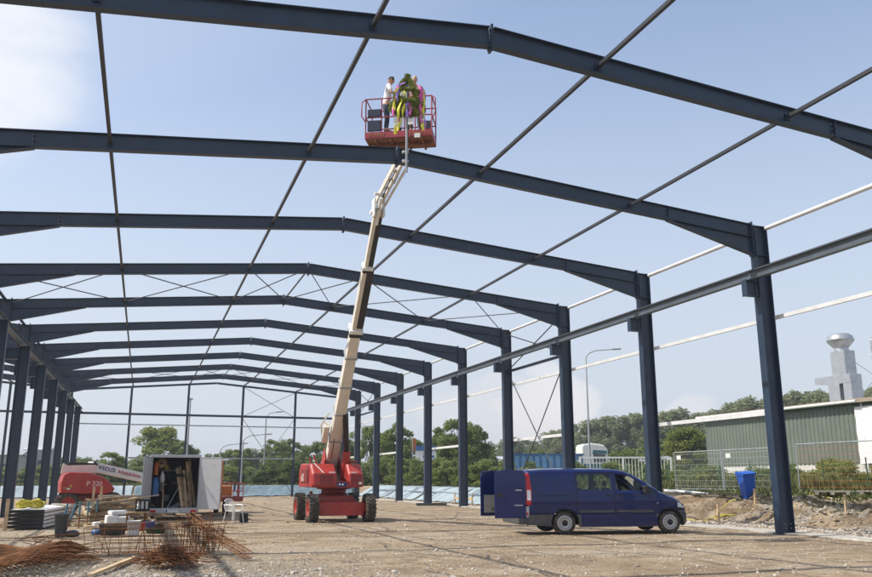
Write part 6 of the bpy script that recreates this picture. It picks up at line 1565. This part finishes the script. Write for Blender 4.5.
# green post fence with wires further back
gf = empty('post_fence', (23.0, 44, .93), 0, 'long low fence of green posts and wire behind the site fence panels', 'fence')
for i in range(12): part('post', M['green_post'], gf, lambda b: b.tube([(i * .12, -21 + i * 2.6, -.2), (i * .12, -21 + i * 2.6, 1.6)], .03, 6))
part('wire_mesh', M['green_post'], gf, lambda b: ([b.tube([(0, -21, z), (1.32, 7.6, z)], .004, 4) for z in np.arange(.1, 1.6, .2)], [b.tube([(1.32 * t, -21 + 28.6 * t, 0), (1.32 * t, -21 + 28.6 * t, 1.5)], .003, 3, cap=False) for t in np.linspace(0, 1, 150)]) and None)
of = fence_panel((20.3, 29.0), (20.6, 20.0), 'tall orange mesh fence before the green hall right of the last column', 'orange_mesh', H_=2.1)

# white slatted gate behind the van
gt = empty('slatted_gate', (28.6, 63.0, .93), math.atan2(-2.6, 7.2), 'white sliding gate of upright bars right of the truck cab', 'gate')
GL = 7.6
part('frame', M['white_paint'], gt, lambda b: (b.box((GL / 2, 0, 2.45), (GL, .09, .14)), b.box((GL / 2, 0, .2), (GL, .09, .16)), b.box((0, 0, 1.2), (.14, .14, 2.7)), b.box((GL, 0, 1.2), (.14, .14, 2.5)), b.beam((-2.2, 0, .7), (0, 0, 2.3), .08, .10), b.box((3.6, 0, 1.3), (.12, .1, 2.3))))
for i in range(27): part('bar', M['white_paint'], gt, lambda b: b.box((.28 + i * .27, 0, 1.32), (.05, .05, 2.2)))
# blue container on roll frame
ct = empty('container', (23.6, 66.5, .9), R(-14), 'open blue steel skip container with ribbed side behind the van', 'container')
part('body', M['cont_light'], ct, lambda b: (b.box((3.4, 0, 1.65), (6.2, .06, 2.2)), b.box((3.4, 2.3, 1.65), (6.2, .06, 2.2)), b.box((.3, 1.15, 1.65), (.06, 2.3, 2.2)), b.box((6.5, 1.15, 1.6), (.06, 2.3, 2.1)), b.box((3.4, 1.15, .55), (6.2, 2.3, .1))))
for i in range(11): part('rib', M['cont_blue'], ct, lambda b: b.box((.38 + i * .60, -.09, 1.6), (.14, .13, 2.1)))
part('top_rail', M['cont_blue'], ct, lambda b: (b.box((3.4, -.06, 2.80), (6.4, .18, .14)), b.box((3.4, 2.36, 2.80), (6.4, .18, .14)), b.box((3.4, -.05, .50), (6.4, .18, .16))))
# white truck cab
tc_ = empty('truck_cab', (34.8, 71.5, 1.05), R(-14), 'white lorry cab with a rounded roof and teal windows behind the gate', 'truck')
tcp = lambda n, m, fn, bv=.06: part(n, M[m], tc_, fn, bv)
tcp('cab', 'white_paint', lambda b: b.prism([(-1.2, .6), (-1.2, 3.6), (-1.05, 3.85), (-.2, 3.95), (1.0, 3.78), (1.35, 3.35), (1.45, 2.2), (1.55, 1.4), (1.55, .6)], -.1, 2.3, 'xz'), .12)
tcp('window', 'window', lambda b: (b.prism([(-.1, 2.15), (-.1, 2.95), (1.05, 2.9), (1.2, 2.15)], -.125, -.10, 'xz'), b.box((1.46, 1.1, 2.75), (.05, 2.0, .85))), 0)
tcp('teal_panel', 'teal', lambda b: (b.prism([(-1.1, .9), (-1.1, 2.0), (1.35, 2.0), (1.4, .9)], -.13, -.10, 'xz'), b.prism([(-.2, 2.97), (-.1, 3.3), (1.2, 3.25), (1.25, 2.95)], -.13, -.10, 'xz')), 0)
for x in (-.6, .9): 
    for y in (.0, 2.2): wheel(tc_, (x, y, .5), (0, -1 if y < 1 else 1, 0), .5, .3, lug=False, rimc='hub')

# green hall on the right
gh = empty('green_hall', (38, 43, .9), 0, 'low green corrugated hall on a white base behind the fence at the right', 'building')
gp = lambda n, m, fn, bv=0, par=gh: part(n, M[m], par, fn, bv)
M['green_clad'] = mat('green_cladding', (0.135, 0.160, 0.130), .5, 0, .07, .6, dirt=(.20, .21, .17), dirt_amt=.4)
def clad(b):
    y = -.0 + 15.8; pts = []
    n = 96; Y1, Y2 = 15.4, -22.0
    for i in range(n * 4):
        q = i % 4; yy = Y1 + (Y2 - Y1) * (i / 4 if q in (0,) else (i // 4 + (.0, .35, .5, .85)[q])) / n
        pts.append((.0 if q in (0, 3) else -.05 if q in (1, 2) else 0, Y1 + (Y2 - Y1) * (i // 4 + (.0, .12, .5, .62)[q]) / n))
    vs = [(x, y, 1.75) for x, y in pts] + [(x, y, 5.62) for x, y in pts]; m = len(pts)
    b.add(vs, [(i, i + 1, i + 1 + m, i + m) for i in range(m - 1)])
gp('cladding', 'green_clad', clad)
gp('wall', 'base_white', lambda b: (b.box((10.05, -3.3, .8), (20, 37.3, 2.2)), b.box((10.1, -3.3, 3.6), (19.9, 37.3, 3.9))))
gp('gable_cladding', 'green_clad', lambda b: b.box((10, 15.43, 3.7), (20.1, .08, 3.9)))
roof = gp('roof', 'fascia', lambda b: (b.box((10, -3.3, 5.72), (20.9, 38.6, .16))))
gp('fascia', 'fascia_brown', lambda b: (b.box((-.47, -3.3, 5.70), (.06, 38.7, .26))), 0, roof)
gp('fascia', 'galv', lambda b: (b.tube([(-.55, 15.9, 5.66), (-.55, -.9, 5.66)], .10, 10), b.tube([(-.12, -.9, 5.6), (-.12, -.9, 1.0)], .06, 8)), 0, roof)
gp('trim', 'green_post', lambda b: b.box((-.07, -3.3, 5.52), (.04, 37.4, .1)))
o = part('cover_sheet', M['sheet_white'], None, lambda b: b.grid(14, 10, lambda i, j: Vector((37.78 + .05 * math.sin(i * 1.7) + .03 * math.sin(j * 2.1), 42.6 - i * .75, 2.55 + j * .405 + .04 * math.sin(i * 1.3) * (j in (0, 9)))))); tag(o, 'large white sheet hung on the green hall at the right edge', 'sheet')
# roof ducts
def duct_unit(x, y, label, cowl=True):
    r = empty('roof_duct', (x, y, 6.7), R(0), label, 'ventilation duct')
    p = lambda n, fn, bv=.01: part(n, M['duct'], r, fn, bv)
    p('base_duct', lambda b: (b.box((0, 0, .72), (1.1, 1.0, 1.44)), b.box((.0, -1.15, .72), (1.0, .7, 1.44))))
    p('elbow', lambda b: b.prism([(1.75, 1.6), (1.75, 2.05), (-.3, 2.05), (-1.5, 2.05), (-1.5, 1.44), (.45, 1.44)], -.52, .52, 'yz'))
    p('riser', lambda b: b.box((0, -.55, 2.9), (.98, 1.25, 1.7)))
    part('seam', M['galv_dull'], r, lambda b: [b.box((0, -.55, z), (1.0, 1.27, .03)) for z in (2.06, 2.5, 3.1, 3.6)] + [b.box((0, -1.15, z), (1.02, .72, .03)) for z in (.5, 1.0)] and None)
    if cowl: 
        p('collar', lambda b: b.lathe([(.52, 3.75), (.48, 3.95), (.5, 4.05)], (0, -.5, 0), n=28, cap=True), 0)
        p('cowl', lambda b: b.lathe([(.50, 4.0), (.80, 4.35), (.92, 4.50), (.92, 4.60), (.86, 4.66), (.84, 4.80), (.62, 4.98), (.2, 5.02), (0, 5.02)], (0, -.5, 0), n=32), 0)
    return r
duct_unit(40.2, 46.0, 'tall metal roof duct with a round cowl on the green hall')
d2_ = duct_unit(40.6, 40.9, 'lower metal roof duct cut by the right edge of the photo', False)
fl = empty('flue_mast', (42.2, 44.6, 6.6), 0, 'slim grey flue pipe with guy wires between the two roof ducts', 'flue')
part('tube', M['galv_dull'], fl, lambda b: b.tube([(0, 0, 0), (0, 0, 4.8)], .17, 12)); part('band', M['galv'], fl, lambda b: [b.lathe([(.18, z), (.18, z + .1)], n=12) for z in (1.2, 2.4, 3.6, 4.6)] and None)
part('guy_wire', M['white_paint'], fl, lambda b: (b.tube([(-1.4, .9, 3.4), (.0, 0, 2.0), (1.2, -1.6, 3.6)], .03, 5), b.tube([(0, 0, 2.0), (-1.3, .4, .6)], .03, 5)))

# street lamps
def lamp(x, y, h, arm, label, az=0, curve=True):
    z = hz(x, y); r = empty('street_lamp', (x, y, z), az, label, 'street lamp')
    part('post', M['lampgrey'], r, lambda b: b.tube([(0, 0, 0), (0, 0, h * .5), (0, 0, h)] + ([(arm * .12, 0, h + .35), (arm * .35, 0, h + .6), (arm, 0, h + .75)] if curve else []), [.11, .085, .07] + ([.06, .05, .04] if curve else []), 8))
    part('lamp_head', M['lampgrey'], r, lambda b: b.beam((arm - .1, 0, h + .74), (arm + .75, 0, h + .80), .30, .12) if curve else b.box((0, 0, h + .06), (.5, .3, .14)), .03)
    return r
lamp(31.5, 66.5, 11.6, 2.6, 'tall street lamp with long curved arm behind the blue container', R(-14))
lamp(-1.85, 92, 9.0, 1, 'tall straight light mast behind the gable post left of the lamp with short arm', 0, False)
lamp(2.2, 100, 4.0, 2.3, 'street lamp with arm to the right behind the trailer door', R(-8))
lamp(7.0, 98, 7.6, 1.2, 'tall street lamp seen behind the crossed gable braces', R(-8))
lamp(4.3, 96, 4.9, 2.4, 'lower street lamp with arm, left of the tall one behind the braces', R(-8))
r = empty('utility_pole', (28.9, 95, .9), 0, 'thin grey pole rising from the trees left of the van door', 'pole'); part('post', M['lampgrey'], r, lambda b: b.tube([(0, 0, 0), (0, 0, 6.4)], .11, 8)); part('cap', M['lampgrey'], r, lambda b: b.box((0, 0, 6.4), (.5, .1, .1)))
# sign and banner
sg_ = empty('sign_board', (21.9, 84, .75), R(-15), 'small blue and white sign board between the right wall columns', 'sign')
part('post', M['lampgrey'], sg_, lambda b: (b.tube([(-.8, 0, 0), (-.8, 0, 4.2)], .06), b.tube([(.8, 0, 0), (.8, 0, 4.2)], .06)))
part('panel', M['white_paint'], sg_, lambda b: b.box((0, -.08, 3.5), (2.2, .08, 1.6))); part('panel', M['cont_blue'], sg_, lambda b: (b.box((0, -.13, 4.05), (2.2, .03, .5)), b.box((.3, -.13, 3.2), (1.2, .03, .22))))
bn = empty('banner_pole', (20.6, 84.5, .9), 0, 'thin pole with an orange and white banner left of the blue sign', 'banner')
part('post', M['lampgrey'], bn, lambda b: b.tube([(0, 0, 0), (0, 0, 5.2)], .05)); part('flag', M['orange'], bn, lambda b: b.box((.2, 0, 4.3), (.36, .03, 1.3)))
# parked cars far behind
def small_car(x, y, az, m, label):
    r = empty('parked_car', (x, y, hz(x, y)), az, label, 'car', 'cars parked behind the dark bushes')
    part('body', M[m], r, lambda b: b.prism([(-2.1, .3), (-2.15, .85), (-1.7, .95), (-1.2, 1.42), (.5, 1.45), (1.2, .98), (2.0, .82), (2.15, .35)], -.85, .85, 'xz'), .08)
    part('window', M['window'], r, lambda b: b.prism([(-1.45, .97), (-1.1, 1.34), (.45, 1.36), (.95, .97)], -.86, .86, 'xz'))
    for sx in (-1.3, 1.3):
        for sy in (-.78, .78): wheel(r, (sx, sy, .31), (0, sy, 0), .31, .2, lug=False, rimc='hub')
for i, (x, y, m) in enumerate([(5.2, 108, 'white_paint'), (8.2, 109, 'hub'), (11, 110, 'white_paint')]): small_car(x, y, R(10 + 8 * i), m, ('white car parked furthest left behind the dark bushes', 'silver car parked behind the dark bushes between two white ones', 'white car parked furthest right behind the dark bushes')[i])
# distant buildings
def hall_bld(loc, rz, sz, wall, roofm, label, windows=0):
    r = empty('far_building', loc, rz, label, 'building'); L, D, Hh = sz
    part('wall', M[wall], r, lambda b: b.box((0, D / 2, Hh / 2), (L, D, Hh)))
    part('roof', M[roofm], r, lambda b: b.prism([(-.4, Hh + .003), (D / 2, Hh + D * .07), (D + .4, Hh + .003)], -L / 2 - .4, L / 2 + .4, 'yz'))
    for i in range(windows): part('window', M['window'], r, lambda b: b.box((-L / 2 + (i + .5) * L / windows, -.02, Hh * .55), (L / windows * .6, .05, Hh * .28)))
    return r
hall_bld((68, 138, .9), R(-22), (44, 16, 3.9), 'wall_grey', 'roof_grey', 'long low grey hall with a pale roof behind the blue container', 9)
hall_bld((-24.6, 168, .9), 0, (4.0, 10, 6.0), 'wall_grey', 'roof_grey', 'narrow grey building between two left columns', 2)
hall_bld((-34, 150, .9), 0, (18, 14, 4.6), 'wall_grey', 'wall_grey', 'low grey building left of the narrow one behind the left columns', 5)
hall_bld((-14.5, 178, .9), 0, (7, 10, 3.8), 'wall_grey', 'roof_grey', 'low pale building behind the hedge at the left', 3)

# ------------------------------------------------------------------ summer haze
def haze():
    b = MB(); b.box((0, 250, 19), (3200, 4600, 44)); hm = bpy.data.materials.new('haze_air'); hm.use_nodes = True; nt = hm.node_tree; nt.nodes.clear()
    o_ = nt.nodes.new('ShaderNodeOutputMaterial'); v = nt.nodes.new('ShaderNodeVolumePrincipled'); v.inputs['Color'].default_value = (0.90, 0.94, 1.0, 1); v.inputs['Density'].default_value = HAZE; v.inputs['Anisotropy'].default_value = 0.3
    nt.links.new(v.outputs[0], o_.inputs['Volume'])
    o = b.build('haze', hm); tag(o, 'thin pale summer haze over the whole site', 'haze', kind='stuff')
HAZE = 0.0006
haze()
